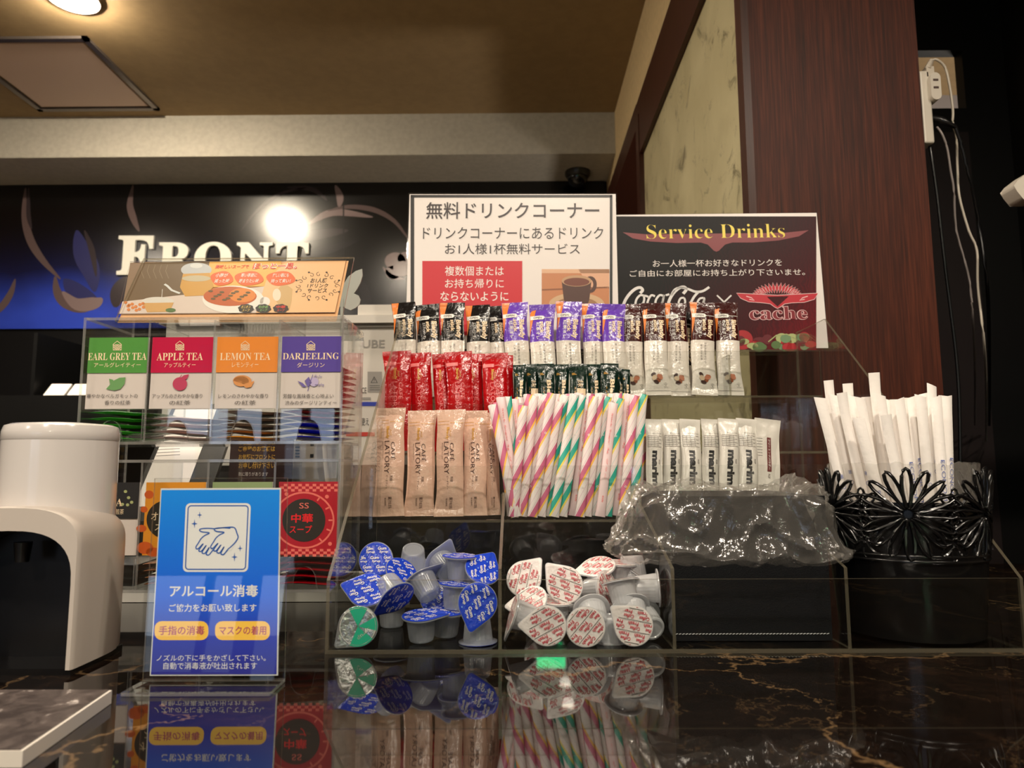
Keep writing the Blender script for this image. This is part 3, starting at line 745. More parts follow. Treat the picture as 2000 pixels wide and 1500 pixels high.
row(esp, [(765, 812, 592, 6, .008), (809, 859, 595, 8, .016), (859, 909, 591, -1, .006), (908, 958, 597, 4, .014), (945, 987, 598, 10, .022)], G4, YF[3] + .012, .022, L0, .0295,
    lambda i: 'black and orange coffee drink stick, %s from the left end of the top row' % ORD[i], 'drink stick', NB)
pur = [blend_stick('drink_stick', P_PUR, ('紅茶オレ', '', '香り豊かな茶葉', 'ミルクティー'), k, .575) for k in (4, 5, 6)]
row(pur, [(979, 1031, 592, 8, .012), (1032, 1084, 595, 4, .006), (1084, 1136, 589, 2, .012), (1135, 1180, 594, 4, .019), (1174, 1221, 594, 4, .008)], G4, YF[3] + .012, .022, L0, .0295,
    lambda i: 'purple milk tea drink stick, %s purple stick from the left' % ORD[i], 'drink stick', NB)
brn = [blend_stick('drink_stick', P_BRN, ('カフェオレ', 'カロリーハーフ', 'ミルクのやさしい', '甘さひかえめ'), k, .575, True) for k in (7, 8, 9)]
row(brn, [(1208, 1254, 595, 8, .018), (1252, 1300, 592, 9, .010), (1297, 1342, 592, 8, .017), (1345, 1395, 592, 6, .009), (1392, 1441, 591, 10, .016)], G4, YF[3] + .012, .022, L0, .0295,
    lambda i: 'maroon topped white coffee drink stick, %s maroon stick from the left' % ORD[i], 'drink stick', NB)
row([blend_stick('drink_stick', P_BLK, ('エスプレッソ・オレ', '微糖', '深いコク', 'カフェオレ'), 11, .35)], [(1322, 1350, 610, 8, .034)], G4, YF[3] + .012, .022, L0, .0295,
    lambda i: 'dark drink stick tucked behind the maroon topped sticks', 'drink stick', NB)
red = [latory('drink_stick', P_RED, I_PNK, I_GLD, k) for k in (21, 22, 23)]
row(red, [(748, 804, 686, 2, .008), (798, 843, 690, 6, .018), (843, 880, 691, 8, .022), (868, 923, 687, 6, .008), (905, 943, 692, 6, .024), (940, 992, 690, 4, .010), (965, 1003, 694, 3, .024)], G3, YF[2] + .010, .022, .121, .0335,
    lambda i: 'red tea drink stick in the third tier, %s red stick from the left' % ORD[i], 'drink stick', 'red drink sticks')
grn = [green_stick('drink_stick', k, k == 32) for k in (31, 32, 33)]
row(grn, [(1001, 1027, 714, 5, .012), (1024, 1052, 711, 6, .020), (1049, 1083, 711, 5, .008), (1081, 1111, 713, 4, .018), (1110, 1146, 711, 4, .010), (1145, 1174, 712, 4, .018), (1172, 1207, 711, 3, .010), (1203, 1218, 720, 3, .018), (1214, 1231, 722, 2, .012)], G3, YF[2] + .010, .022, .112, .0235,
    lambda i: 'dark green drink stick behind the striped sugar sticks, %s green one from the left' % ORD[i], 'drink stick', 'dark green drink sticks')
bei = [latory('drink_stick', P_PCH, I_BRN, I_GLD, k) for k in (41, 42, 43)]
row(bei, [(735, 793, 797, -4, .012), (796, 854, 802, -6, .018), (853, 909, 801, -4, .010), (905, 953, 802, -2, .018), (945, 972, 806, 6, .030)], G2, YF[1] + .010, .022, .121, .0335,
    lambda i: 'beige peach tea drink stick in the second tier, %s beige stick from the left' % ORD[i], 'drink stick', 'beige drink sticks')
mar = [marim_stick('creamer_stick', k) for k in (51, 52, 53)]
row(mar, [(1260, 1293, 819, 4, .010), (1292, 1329, 820, 6, .018), (1328, 1368, 819, 4, .010), (1369, 1405, 819, 5, .018), (1403, 1441, 819, 4, .010), (1438, 1478, 818, 4, .016)], G2, YF[1] + .012, .022, .109, .0215,
    lambda i: 'white creamer stick with bold black word, %s from the left of its row' % ORD[i], 'creamer stick', 'white creamer sticks')
row([marim_stick('creamer_stick', 54, True)], [(1474, 1524, 819, -2, .022)], G2, YF[1] + .012, .022, .109, .030,
    lambda i: 'white creamer stick turned round, maroon label on its back', 'creamer stick', 'white creamer sticks')

# ---------------------------------------------------------------- striped sugar sticks
ST = [stripes('sugar_pink', (204, 104, 138), (246, 190, 84), (206, 158, 182)), stripes('sugar_teal', (40, 168, 148), (236, 214, 96), (150, 196, 192)), mat('sugar_seam', (232, 206, 206), .4)]
def sugar(k, seed):
    wd, L = .0108, .128; mb = MB(); n = 10; rows = 16; vs = []
    for j in range(rows + 1):
        v = j / rows; e = min(v, 1 - v); f = min(1, e / .06); tx = wd / 2; ty = .0006 + .0023 * f ** .7
        for i in range(n):
            a = 2 * PI * i / n; vs.append(Vector((tx * math.cos(a) * (1 - .06 * f), ty * math.sin(a) + .0006 * math.sin(v * 7 + seed), v * L + (.0006 * math.cos(a * 3) if j == rows else 0))))
    fs = [(j * n + i, j * n + (i + 1) % n, (j + 1) * n + (i + 1) % n, (j + 1) * n + i) for j in range(rows) for i in range(n)] + [tuple(range(n - 1, -1, -1)), tuple(range(rows * n, rows * n + n))]
    mb.add(vs, fs, ST[k]); o = mb.build('sugar_stick', smooth=60)
    pr = MB()
    if k == 2:
        pr.text('Stick Sugar 3g  グラニュー糖', lambda u, v: Vector((u, -.0033, v)), (-.0012, .0012, .015, .115), I_PNK, rot=-1)
    else:
        for z in (.030, .085):
            pr.add([Vector((-.0005 + .0011 * r * math.cos(t), -.0032, z + .0011 * r * math.sin(t))) for r in (1, .6) for t in [2 * PI * i / 12 for i in range(12)]], [(i, (i + 1) % 12, 12 + (i + 1) % 12, 12 + i) for i in range(12)], I_WHT)
    pr.build('lettering', o); return o
sp = [sugar(0, 1), sugar(1, 2), sugar(2, 3)]; used = {}
FRONT_S = [(962, 790, 1008, 0), (978, 776, 1013, 2), (990, 775, 1018, 1), (1022, 792, 1003, 0), (1043, 773, 1020, 0), (1064, 772, 1028, 0), (1078, 768, 1040, 0), (1092, 785, 1056, 0), (1103, 772, 1066, 1), (1122, 770, 1082, 1), (1136, 771, 1098, 1), (1148, 781, 1120, 2), (1160, 774, 1132, 0), (1172, 769, 1146, 0), (1186, 775, 1160, 1), (1198, 787, 1172, 2), (1211, 778, 1186, 1), (1228, 770, 1204, 2), (1240, 772, 1216, 0), (1256, 770, 1236, 1)]
REAR_S = [(972, 786, 1000, 0), (1004, 780, 1024, 2), (1014, 776, 1040, 0), (1031, 770, 1050, 0), (1052, 769, 1062, 1), (1070, 770, 1076, 0), (1085, 770, 1090, 2), (1112, 770, 1110, 0), (1130, 768, 1128, 2), (1154, 769, 1150, 0), (1178, 768, 1176, 0), (1194, 769, 1196, 1), (1206, 768, 1212, 0), (1222, 769, 1226, 1), (1246, 770, 1240, 0)]
VN = ['pink and yellow', 'teal and yellow', 'pale pink seam-side']
for R_, (lst, Y0, nm) in enumerate(((FRONT_S, YF[1] + .010, 'front'), (REAR_S, YF[1] + .031, 'rear'))):
    for i, (xt, yt, xb, k) in enumerate(lst):
        y = Y0 + .0062 * (i % 3)
        M_ = stand_at(xt, yt, xb, y, y + .020, G2, .128, yaw=random.uniform(-.3, .3) if R_ else random.uniform(-.1, .1))
        o = place(sp[k], used, M_, '%s striped sugar stick, %s from the left in the %s row' % (VN[k], ORD[i], nm)); o['category'] = 'sugar stick'; o['group'] = 'striped sugar sticks'
M_ = stand_at(1268, 822, 1246, YF[1] + .052, YF[1] + .066, G2, .128)
o = dup(sp[0], M_, 'pink striped sugar stick leaning out at the right end of the bundle')

# ---------------------------------------------------------------- portion cups of syrup and creamer
RL, RC, RB, HC = .0150, .0118, .0098, .0195
def tear(R, tip=1.5, n=40):
    D = R * tip; th = math.acos(R / D); pts = [(R * math.cos(a), R * math.sin(a)) for a in [th + (2 * PI - 2 * th) * i / n for i in range(n + 1)]]
    t0 = (D - .0022, 0); pts += [(D - .0022 + .0018 * math.cos(a), .0022 * math.sin(a)) for a in (-1.0, -.5, 0, .5, 1.0)]
    return pts
def portion(kind, tab):
    root = bpy.data.objects.new({'gum': 'syrup_portion', 'green': 'syrup_portion'}.get(kind, 'creamer_portion'), None); root.empty_display_size = .01; COL.objects.link(root)
    cm = CREAMW if kind == 'fresh' else FROST
    out = tear(RL) if tab else [(RL * math.cos(2 * PI * i / 44), RL * math.sin(2 * PI * i / 44)) for i in range(44)]
    b = MB(); b.prism([(x * 1.03, y * 1.03) for x, y in out], lambda u, v, w_: Vector((u, v, w_)), -.0009, -.0001, cm)
    b.lathe([(RC, -.0009), (RC * .985, -.0035)], 60, cm, cap0=False, cap1=False)
    b.lathe([(RC * .985, -.0035), (RC * .97, -.004), (RB * 1.02, -HC * .9)], 72, cm, ribs=24, amp=.018, cap0=False, cap1=False)
    b.lathe([(RB * 1.02, -HC * .9), (RB, -HC * .97), (RB * .94, -HC), (RB * .80, -HC), (RB * .74, -HC + .0009)], 60, cm, cap0=False)
    b.build('cup', root, origin=(0, 0, 0), smooth=45)
    lm = {'gum': mat('lid_blue', (28, 62, 190), .25, bump=.5, bscale=300), 'green': mat('lid_silver', (214, 214, 212), .28, .9, bump=.8, bscale=260), 'fresh': mat('lid_white', (226, 218, 214), .3, bump=.5, bscale=300)}[kind]
    b = MB(); n = len(out); rings = (0.02, .3, .6, .86, .93, 1.0); vs = []
    for k, r in enumerate(rings):
        for x, y in out:
            z = .0003 + .0004 * noise.noise(Vector((x * r * 260, y * r * 260, 3 if kind == 'gum' else 8))) * (r < .9) + (.0003 if .85 < r < .95 else 0)
            vs.append(Vector((x * r, y * r, z)))
    b.add(vs, [(k * n + i, k * n + (i + 1) % n, (k + 1) * n + (i + 1) % n, (k + 1) * n + i) for k in range(len(rings) - 1) for i in range(n)] + [tuple(range(n - 1, -1, -1))], lm)
    lid = b.build('lid', root, origin=(0, 0, 0), smooth=60)
    b = MB(); fl = lambda u, v: Vector((u, v, .0009))
    if kind == 'green':
        g = mat('lid_green', (40, 178, 140), .3)
        for a0, a1 in ((.45, 1.75), (2.2, 2.9), (3.5, 4.5)):
            p = [(RL * .99 * math.cos(a), RL * .99 * math.sin(a)) for a in [a0 + (a1 - a0) * i / 10 for i in range(11)]]; b.add([fl(0, 0)] + [fl(*q) for q in p], [tuple(range(12))], g)
        b.text('Syrup', fl, (-.006, .006, .005, .009), I_WHT, bold=.02)
        p = [fl(RL * .93 * math.cos(a) * s, RL * .93 * math.sin(a) * s) for s in (1, .97) for a in [2 * PI * i / 40 for i in range(40)]]; b.add(p, [(i, (i + 1) % 40, 40 + (i + 1) % 40, 40 + i) for i in range(40)], I_WHT)
    else:
        ink = I_WHT if kind == 'gum' else mat('ink_crimson', (190, 40, 62), .4); wds = ('Gum', 'Syrup') if kind == 'gum' else ('Coffee', 'Fresh')
        ca, sa = math.cos(.5), math.sin(.5); f2 = lambda u, v: fl(u * ca - v * sa, u * sa + v * ca)
        def word(t, x0, x1, y0, y1):
            vs, fs, a_ = glyphs(t, .018, 2); P = [(x0 + x * (x1 - x0), y0 + y * (y1 - y0)) for x, y in vs]
            fs = [f for f in fs if all(math.hypot(*P[k]) < RL * .95 for k in f)]; us_ = sorted({k for f in fs for k in f}); ix = {k: n_ for n_, k in enumerate(us_)}
            if fs: b.add([f2(*P[k]) for k in us_], [tuple(ix[k] for k in f) for f in fs], ink)
        for r_ in range(-2, 3):
            for c_ in range(-2, 3):
                cx = c_ * .0124 + (r_ % 2) * .0062; cz = r_ * .0084
                word(wds[0], cx - .0050, cx + .0030, cz + .0003, cz + .0031); word(wds[1], cx - .0032, cx + .0048, cz - .0031, cz - .0003)
            yl = r_ * .0084 + .0042; x_ = math.sqrt(max(0, (RL * .92) ** 2 - yl * yl))
            if kind == 'fresh' and x_: b.add([f2(u, yl + v) for u, v in ((-x_, -.0002), (x_, -.0002), (x_, .0002), (-x_, .0002))], [(0, 1, 2, 3)], I_GRY)
            elif x_:
                for k in (-1, 0, 1):
                    if abs(k * .008) < x_: b.add([f2(k * .008 + .0006 * math.cos(t), yl + .0006 * math.sin(t)) for t in [PI * i / 4 for i in range(8)]], [tuple(range(8))], mat('lid_dot', (120, 170, 240), .4))
    o = b.build('lettering', root, origin=(0, 0, 0)); o.parent = lid
    return root
def portion_at(protos, used, key, px, py, Y, n, tab, label, cat, group, box):
    z = Vector(n).normalized(); t = math.radians(tab); x = Vector((math.cos(t), 0, math.sin(t))); x -= z * x.dot(z)
    if x.length < .05: x = Vector((math.cos(t), math.sin(t), 0)); x -= z * x.dot(z)
    x.normalize(); y = z.cross(x); p = W(px, py, Y)
    R_ = Matrix((x, y, z)).transposed()
    ext = [R_ @ Vector((a * r, b_ * r, h)) for (r, h) in ((RL * 1.04, -.0009), (RB, -HC)) for a in (-1, -.7, 0, .7, 1) for b_ in (-1, -.7, 0, .7, 1) if abs(a * a + b_ * b_ - 1) < .1]
    if key[1]: ext.append(R_ @ Vector((RL * 1.55, 0, 0)))
    lo = [min(e[i] for e in ext) for i in range(3)]; hi = [max(e[i] for e in ext) for i in range(3)]
    p.z += max(0, .0036 - (p.z + lo[2])); p.y += max(0, .5645 - (p.y + lo[1])); p.x += max(0, box[0] - (p.x + lo[0])); p.x -= max(0, p.x + hi[0] - box[1])
    M_ = Matrix.Translation(p) @ R_.to_4x4()
    if key not in protos: protos[key] = portion(*key)
    o = place(protos[key], used, M_, label); o['category'] = cat; o['group'] = group; return o
PR, US = {}, {}
GB = (XL + TH + .001, XL + CW - .0025); CB = (XL + CW + .0025, XL + 2 * CW - .0025)
gum = [
 (678, 1092, .66, (.25, -1, .15), 150, 0, 'gum', 'blue-lidded syrup portion at the back left corner of the tray'),
 (734, 1093, .655, (-.12, -1, .40), -30, 1, 'gum', 'syrup portion with round blue lid standing highest on the left of the pile'),
 (785, 1118, .635, (.55, -.55, .65), -35, 1, 'gum', 'syrup portion with narrow blue lid turned away, right of the highest lid'),
 (692, 1152, .585, (.05, -.75, .66), 165, 1, 'gum', 'syrup portion with teardrop blue lid above the green and silver lid'),
 (699, 1226, .5665, (.05, -1, .10), 222, 1, 'green', 'syrup portion with green and silver lid, the only one of that colour'),
 (775, 1168, .585, (.55, -.60, -.55), 200, 1, 'gum', 'frosted syrup cup lying with its lid facing down right beside the green lid'),
 (822, 1212, .582, (-.02, -.14, 1), 8, 1, 'gum', 'frosted syrup cup standing upright at the front, lid tab to the right'),
 (872, 1208, .600, (.05, -.10, 1), 20, 1, 'gum', 'frosted syrup cup standing upright behind the large teardrop lid'),
 (936, 1178, .5665, (.10, -1, .16), -105, 1, 'gum', 'syrup portion with large crinkled teardrop blue lid pointing down'),
 (942, 1262, .584, (.02, -.02, -1), 0, 0, 'gum', 'frosted syrup cup standing upside down in the right front corner'),
 (862, 1098, .645, (-.45, .85, .35), 75, 1, 'gum', 'syrup cup on top of the pile with its bare bottom towards the viewer'),
 (898, 1086, .625, (.04, -.03, 1), 0, 0, 'gum', 'frosted ribbed syrup cup standing upright on top of the pile'),
 (950, 1112, .615, (.35, -.70, .75), 60, 1, 'gum', 'syrup portion with tilted blue lid at the top right of the pile'),
 (893, 1141, .605, (.06, .02, 1), 0, 0, 'gum', 'frosted syrup cup upright in the middle, under the topmost cup'),
 (822, 1128, .620, (-.5, .45, .75), 30, 1, 'gum', 'frosted syrup cup tipped sideways in the middle of the pile'),
 (855, 1166, .625, (.1, -.9, .4), 100, 0, 'gum', 'syrup portion whose blue lid peeps out low in the middle of the pile'),
 (806, 1106, .665, (-.1, .5, -.86), 0, 0, 'gum', 'frosted syrup cup bottom up at the back of the pile'),
 (765, 1222, .640, (0, 0, 1), 0, 0, 'gum', 'frosted syrup cup upright at the back, behind the lying cup'),
]
for px, py, Y, n, tab, tb, k, lab in gum: portion_at(PR, US, (k, tb), px, py, Y, n, tab, lab, 'syrup cup', 'gum syrup portions in the tray', GB)
cre = [
 (1023, 1130, .625, (-.25, -1, .35), 50, 1, 'white foil lidded creamer, high at the left end of its pile'),
 (1003, 1176, .590, (-.45, -.65, .70), 170, 1, 'creamer with crumpled red printed lid tilted at the left divider'),
 (1103, 1142, .600, (.12, -1, .25), 130, 1, 'creamer with lid facing out in the middle of the upper layer'),
 (1168, 1106, .630, (-.20, -.45, .95), 200, 1, 'creamer with flat tilted lid, topmost of its pile'),
 (1185, 1150, .615, (.75, -.60, .15), 100, 0, 'creamer with lid turned right, just below the topmost lid'),
 (1213, 1099, .640, (.05, -.05, 1), 0, 0, 'white creamer cup upright at the back top right'),
 (1253, 1130, .640, (.05, -.1, -1), 0, 0, 'white creamer cup bottom up at the back right'),
 (1212, 1135, .595, (-.15, .25, .95), 0, 0, 'white creamer cup upright in the upper layer, right of the tilted lids'),
 (1286, 1148, .600, (1, -.10, .05), 90, 0, 'white creamer cup lying on its side with its lid against the black box divider'),
 (1232, 1184, .592, (-.1, .75, .62), 60, 0, 'white creamer cup tipped back, round bottom towards the viewer, in mid pile'),
 (996, 1222, .582, (-.93, -.1, .30), 250, 1, 'white ribbed creamer cup lying with its lid against the left divider'),
 (1068, 1232, .5665, (-.12, -1, .04), 180, 1, 'creamer with round printed lid facing out, left of the three front lids'),
 (1144, 1232, .5665, (.04, -1, .03), 200, 0, 'creamer with round printed lid facing out, middle of the three front lids'),
 (1193, 1264, .588, (.0, .02, -1), 0, 0, 'white ribbed creamer cup standing upside down between the front lids'),
 (1238, 1231, .5665, (.10, -1, .08), 140, 1, 'creamer with round printed lid facing out, right of the three front lids'),
 (1272, 1208, .600, (-.28, .90, .32), 100, 0, 'white creamer cup at the front right showing its round ringed bottom'),
 (1290, 1168, .615, (-.55, .35, .75), 0, 0, 'white ribbed creamer cup tilted left above the ringed bottom cup'),
 (1085, 1174, .605, (.04, -.05, 1), 0, 0, 'white creamer cup upright in mid pile between the lids'),
 (1155, 1190, .596, (-.1, .85, .45), 80, 0, 'white creamer cup in the middle with its bottom towards the viewer'),
 (1302, 1125, .640, (.6, .1, .8), 0, 0, 'white creamer cup at the back right corner under the bag'),
 (1058, 1195, .625, (.2, -.9, .3), 100, 0, 'creamer in the second layer, behind the left front lid'),
 (1130, 1150, .640, (.1, .4, .9), 0, 0, 'white creamer cup at the back, behind the middle lid'),
]
for px, py, Y, n, tab, tb, lab in cre: portion_at(PR, US, ('fresh', tb), px, py, Y, n, tab, lab, 'creamer cup', 'coffee creamer portions in the tray', CB)

# ---------------------------------------------------------------- black box with a plastic bag liner
bx0, bx1, by0, by1, bz = XL + 2 * CW + .0035, XL + 3 * CW - .0035, .585,   .715, .117
bx = thing('waste_box', ((bx0 + bx1) / 2, (by0 + by1) / 2, TH), 'black leather covered box with white stitching, lined with a plastic bag', 'waste box')
LEA = leather(); b = MB(); t_ = .004; z0 = TH + .0005
for q in ((bx0, bx1, by0, by0 + t_), (bx0, bx1, by1 - t_, by1), (bx0, bx0 + t_, by0 + t_, by1 - t_), (bx1 - t_, bx1, by0 + t_, by1 - t_)): b.box(*q, z0, bz, LEA)
b.box(bx0 + t_, bx1 - t_, by0 + t_, by1 - t_, z0, z0 + .004, LEA); b.build('body', bx)
b = MB(); n = 46; M1 = mat('stitch_white', (205, 205, 205), .6)
for i in range(n):
    x = bx0 + .002 + (bx1 - bx0 - .004) * i / n; b.tube([(x, by0 - .0004, z0 + .0052), (x + .0019, by0 - .0006, z0 + .0058)], .00032, M1, 5)
b.build('stitching', bx)
bg = MB(); cx, cy = (bx0 + bx1) / 2, (by0 + by1) / 2
def rr(a, hx, hy):
    c_, s_ = math.cos(a), math.sin(a); k = (abs(c_) ** 6 + abs(s_) ** 6) ** (-1 / 6); return hx * c_ * k, hy * s_ * k
RING = [(-.012, -.055), (-.009, -.014), (-.004, .001), (.002, .0055), (.006, .003), (.010, -.006), (.0135, -.018), (.016, -.032), (.021, -.042), (.024, -.050), (.020, -.054)]
def bagf(u, v):
    a = 2 * PI * u - PI / 2 + .3; f = v * (len(RING) - 1); i = min(int(f), len(RING) - 2); f -= i
    off = RING[i][0] * (1 - f) + RING[i + 1][0] * f; dz = RING[i][1] * (1 - f) + RING[i + 1][1] * f
    c_, s_ = math.cos(a), math.sin(a); k = max(0, v - .25) / .75
    lft = max(0, -c_) ** 2 * .024 * k ** .8; rgt = max(0, c_) ** 2 * .004 * k; frn = max(0, -s_) ** 3
    x, y = rr(a, (bx1 - bx0) / 2 + off * .8 + lft + rgt, (by1 - by0) / 2 + off * (.8 if s_ < 0 else .5))
    sp_ = min(1, v * 3.5); rg = lambda p: (1 - abs(noise.noise(p))) ** 4 - .35
    wp = noise.noise(Vector((c_ * 2.2, s_ * 2.2, v * 2.0)))
    f1 = rg(Vector((c_ * 3.6 + wp * .8, s_ * 3.6 + wp * .8, v * 1.1 + 3)))          # long folds running down the skirt
    f2 = rg(Vector((c_ * 1.3 + wp, s_ * 1.3, v * 4.6 + wp * 1.5 + c_ * 1.4)))        # folds running round the rim
    f3 = rg(Vector((c_ * 7.5 + v * 2.5, s_ * 7.5 - v * 2.5, v * 3.5 + 11)))
    d = f1 * .0062 + f2 * .0052 + f3 * .0028
    hump = .009 * noise.noise(Vector((c_ * 1.7, s_ * 1.7, 2.2))) * (1 - abs(v - .3) * 1.2) + .006 * max(0, c_) * (1 - v)
    ln = max(1e-6, math.hypot(x, y)); dd = d * sp_
    return Vector((cx + x + x / ln * dd, cy + y + y / ln * dd * (1.0 if s_ < 0 else .6), bz + dz + hump + (f1 * .004 + f2 * .003) * sp_))
bg.grid(230, 64, bagf, BAGM)
o = bg.build('plastic_bag', origin=(cx, cy, bz - .05), smooth=40); T(o, 'crinkled clear plastic bag turned over the rim of the black box', 'plastic bag')

# ---------------------------------------------------------------- black lattice basket with wrapped straws
kx, ky = .3325, .624
bk = thing('lattice_basket', (kx, ky, TH), 'black plastic basket with openwork flower lattice holding wrapped straws', 'basket')
BP = mat('basket_black', (11, 11, 12), .22)
def brad(z): return .0550 + (.0665 - .0550) * (z / .136)
b = MB(); b.lathe([(brad(z) - .0005, z) for z in (.004, .02, .05, .064)] + [(brad(.112) - .0030, .068), (brad(.112) - .0030, .112), (brad(.112) - .0045, .112), (.052, .006)], 64, BP, Matrix.Translation((kx, ky, 0)), cap0=True, cap1=True); b.build('lower_wall', bk, smooth=40)
def bp(th, z, off=0): r = brad(z) + off; return Vector((kx + r * math.cos(th), ky + r * math.sin(th), z))
NF = 6
for f in range(NF):
    b = MB(); t0 = -PI / 2 + .62 + f * 2 * PI / NF; zc = .103
    for k in range(16):
        a = 2 * PI * k / 16; loop = []
        for j in range(14):
            s_ = 2 * PI * j / 14; rad = .020 + .0158 * math.cos(s_); w_ = .0040 * math.sin(s_) * (.55 + .45 * (rad / .036))
            du = rad * math.cos(a) - w_ * math.sin(a); dz = rad * math.sin(a) + w_ * math.cos(a)
            loop.append(bp(t0 + du / .0625, zc + dz * 1.0))
        b.tube(loop, .00155, BP, 6, closed=True)
    b.build('flower_lattice', bk, smooth=60)
b = MB()
for f in range(NF):
    t0 = -PI / 2 + .62 + (f + .5) * 2 * PI / NF
    for zc in (.082, .108):
        for k in range(8):
            a = 2 * PI * k / 8; loop = [bp(t0 + ((.0085 + .0065 * math.cos(s_)) * math.cos(a) - .0028 * math.sin(s_) * math.sin(a)) / .0625, zc + (.0085 + .0065 * math.cos(s_)) * math.sin(a) + .0028 * math.sin(s_) * math.cos(a)) for s_ in [2 * PI * j / 10 for j in range(10)]]
            b.tube(loop, .0011, BP, 5, closed=True)
for z in (.066, .070): b.tube([bp(2 * PI * i / 60, z) for i in range(60)], .0013, BP, 6, closed=True)
b.build('lattice', bk, smooth=60)
bg = MB()
def lin_(u, v):
    a = 2 * PI * u; q = Vector((math.cos(a) * 6, math.sin(a) * 6, v * 5)); r = .0535 + .004 * v + noise.noise(q) * .002 + abs(noise.noise(q * 2.5)) * .002
    fl = max(0, math.cos(a - .35)) ** 6 * .007 * v
    return Vector((kx + (r + fl) * math.cos(a), ky + (r + fl) * math.sin(a), .07 + .073 * v + noise.noise(q * 1.5) * .003 * v))
bg.grid(110, 22, lin_, BAGM); T(bg.build('bag_liner', origin=(kx, ky, .07), smooth=40), 'crinkled clear bag liner inside the black lattice basket', 'bag liner')
SW = mat('straw_paper', (246, 240, 234), .6, bump=.3, bscale=300); SB = mat('ink_blue', (80, 100, 170), .5)
def straw(kind):
    L = .19; b = MB(); n = 8; rows = 12; vs = []
    for j in range(rows + 1):
        v = j / rows; f = min(1, (1 - v) / .10)
        for i in range(n):
            a = 2 * PI * i / n; vs.append(Vector((.0046 * math.cos(a) * (1 + .06 * (1 - f)), (.0006 + .0020 * f) * math.sin(a) + .001 * math.sin(v * 5 + kind) - (1 - f) * .003 * (kind % 2), v * L + (.0015 * math.cos(a) * (kind - 1) if j == rows else 0))))
    b.add(vs, [(j * n + i, j * n + (i + 1) % n, (j + 1) * n + (i + 1) % n, (j + 1) * n + i) for j in range(rows) for i in range(n)] + [tuple(range(n - 1, -1, -1)), tuple(range(rows * n, rows * n + n))], SW)
    o = b.build('wrapped_straw', smooth=50)
    b = MB(); fn = lambda u, v: Vector((u, -.0034 + .001 * math.sin(v / L * 5 + kind), v))
    if kind == 2: b.text('ECONOMY', fn, (-.0016, .0016, .095, .135), SB, rot=-1)
    else:
        b.text('箸', fn, (-.0016, .0016, .120 - .03 * kind, .1235 - .03 * kind), SB); b.add([fn(.0016 * r * math.cos(t), .113 - .03 * kind + .0018 * r * math.sin(t)) for r in (1, .75) for t in [2 * PI * i / 14 for i in range(14)]], [(i, (i + 1) % 14, 14 + (i + 1) % 14, 14 + i) for i in range(14)], SB)
    b.build('lettering', o); return o
sp = [straw(0), straw(1), straw(2)]; used = {}
TOPS = [(1600, 777, 0), (1614, 744, 1), (1628, 772, 0), (1640, 768, 1), (1652, 750, 1), (1664, 774, 0), (1678, 777, 0), (1690, 776, 1), (1704, 729, 1), (1718, 772, 0), (1730, 780, 0), (1744, 781, 1), (1757, 779, 2), (1770, 778, 1), (1782, 775, 2), (1796, 773, 0), (1806, 768, 2), (1818, 752, 0), (1828, 775, 2), (1840, 774, 1), (1851, 774, 2), (1676, 816, 0), (1726, 811, 1)]
for i, (xt, yt, k) in enumerate(TOPS):
    lay = (-.012, .012, 0)[i % 3] if i < 21 else -.026
    Tp = W(xt, yt, ky + lay * 1.3 + .004); u = (xt - 1727) / 127.0
    Bp = Vector((kx + u * .034, ky + lay * 1.2, Tp.z - .188)); Bp.z = max(.010, Bp.z)
    ez = Tp - Bp; sc = ez.length / .19; ez.normalize(); ex = Vector((math.cos(.2 * math.sin(i * 2.3)), math.sin(.2 * math.sin(i * 2.3)), 0)); ex -= ez * ex.dot(ez); ex.normalize(); ey = ez.cross(ex)
    M_ = Matrix(((ex.x, ey.x, ez.x * sc, Bp.x), (ex.y, ey.y, ez.y * sc, Bp.y), (ex.z, ey.z, ez.z * sc, Bp.z), (0, 0, 0, 1)))
    lab = ('white paper wrapped straw in the black basket, %s counted from the left' % ORD[i]) if i < 21 else ('short white paper wrapped straw standing in front of the others, %s of two' % ('left' if i == 21 else 'right'))
    o = place(sp[k], used, M_, lab); o['category'] = 'straw'; o['group'] = 'wrapped straws in the basket'

for i, (xt, yt) in enumerate([(1610, 786), (1633, 783), (1660, 785), (1686, 788), (1711, 786), (1737, 787), (1763, 785), (1789, 783), (1812, 782), (1835, 784)]):
    Tp = W(xt, yt, ky + .030); u = (xt - 1727) / 127.0; Bp = Vector((kx + u * .034, ky + .024, max(.010, Tp.z - .188)))
    ez = Tp - Bp; sc = ez.length / .19; ez.normalize(); ex = Vector((1, .2 * math.sin(i * 1.7), 0)).normalized(); ex -= ez * ex.dot(ez); ex.normalize(); ey = ez.cross(ex)
    o = place(sp[i % 2], used, Matrix(((ex.x, ey.x, ez.x * sc, Bp.x), (ex.y, ey.y, ez.y * sc, Bp.y), (ex.z, ey.z, ez.z * sc, Bp.z), (0, 0, 0, 1))), 'white wrapped straw at the basket back, %s from the left behind the others' % ORD[i]); o['category'] = 'straw'; o['group'] = 'wrapped straws in the basket'

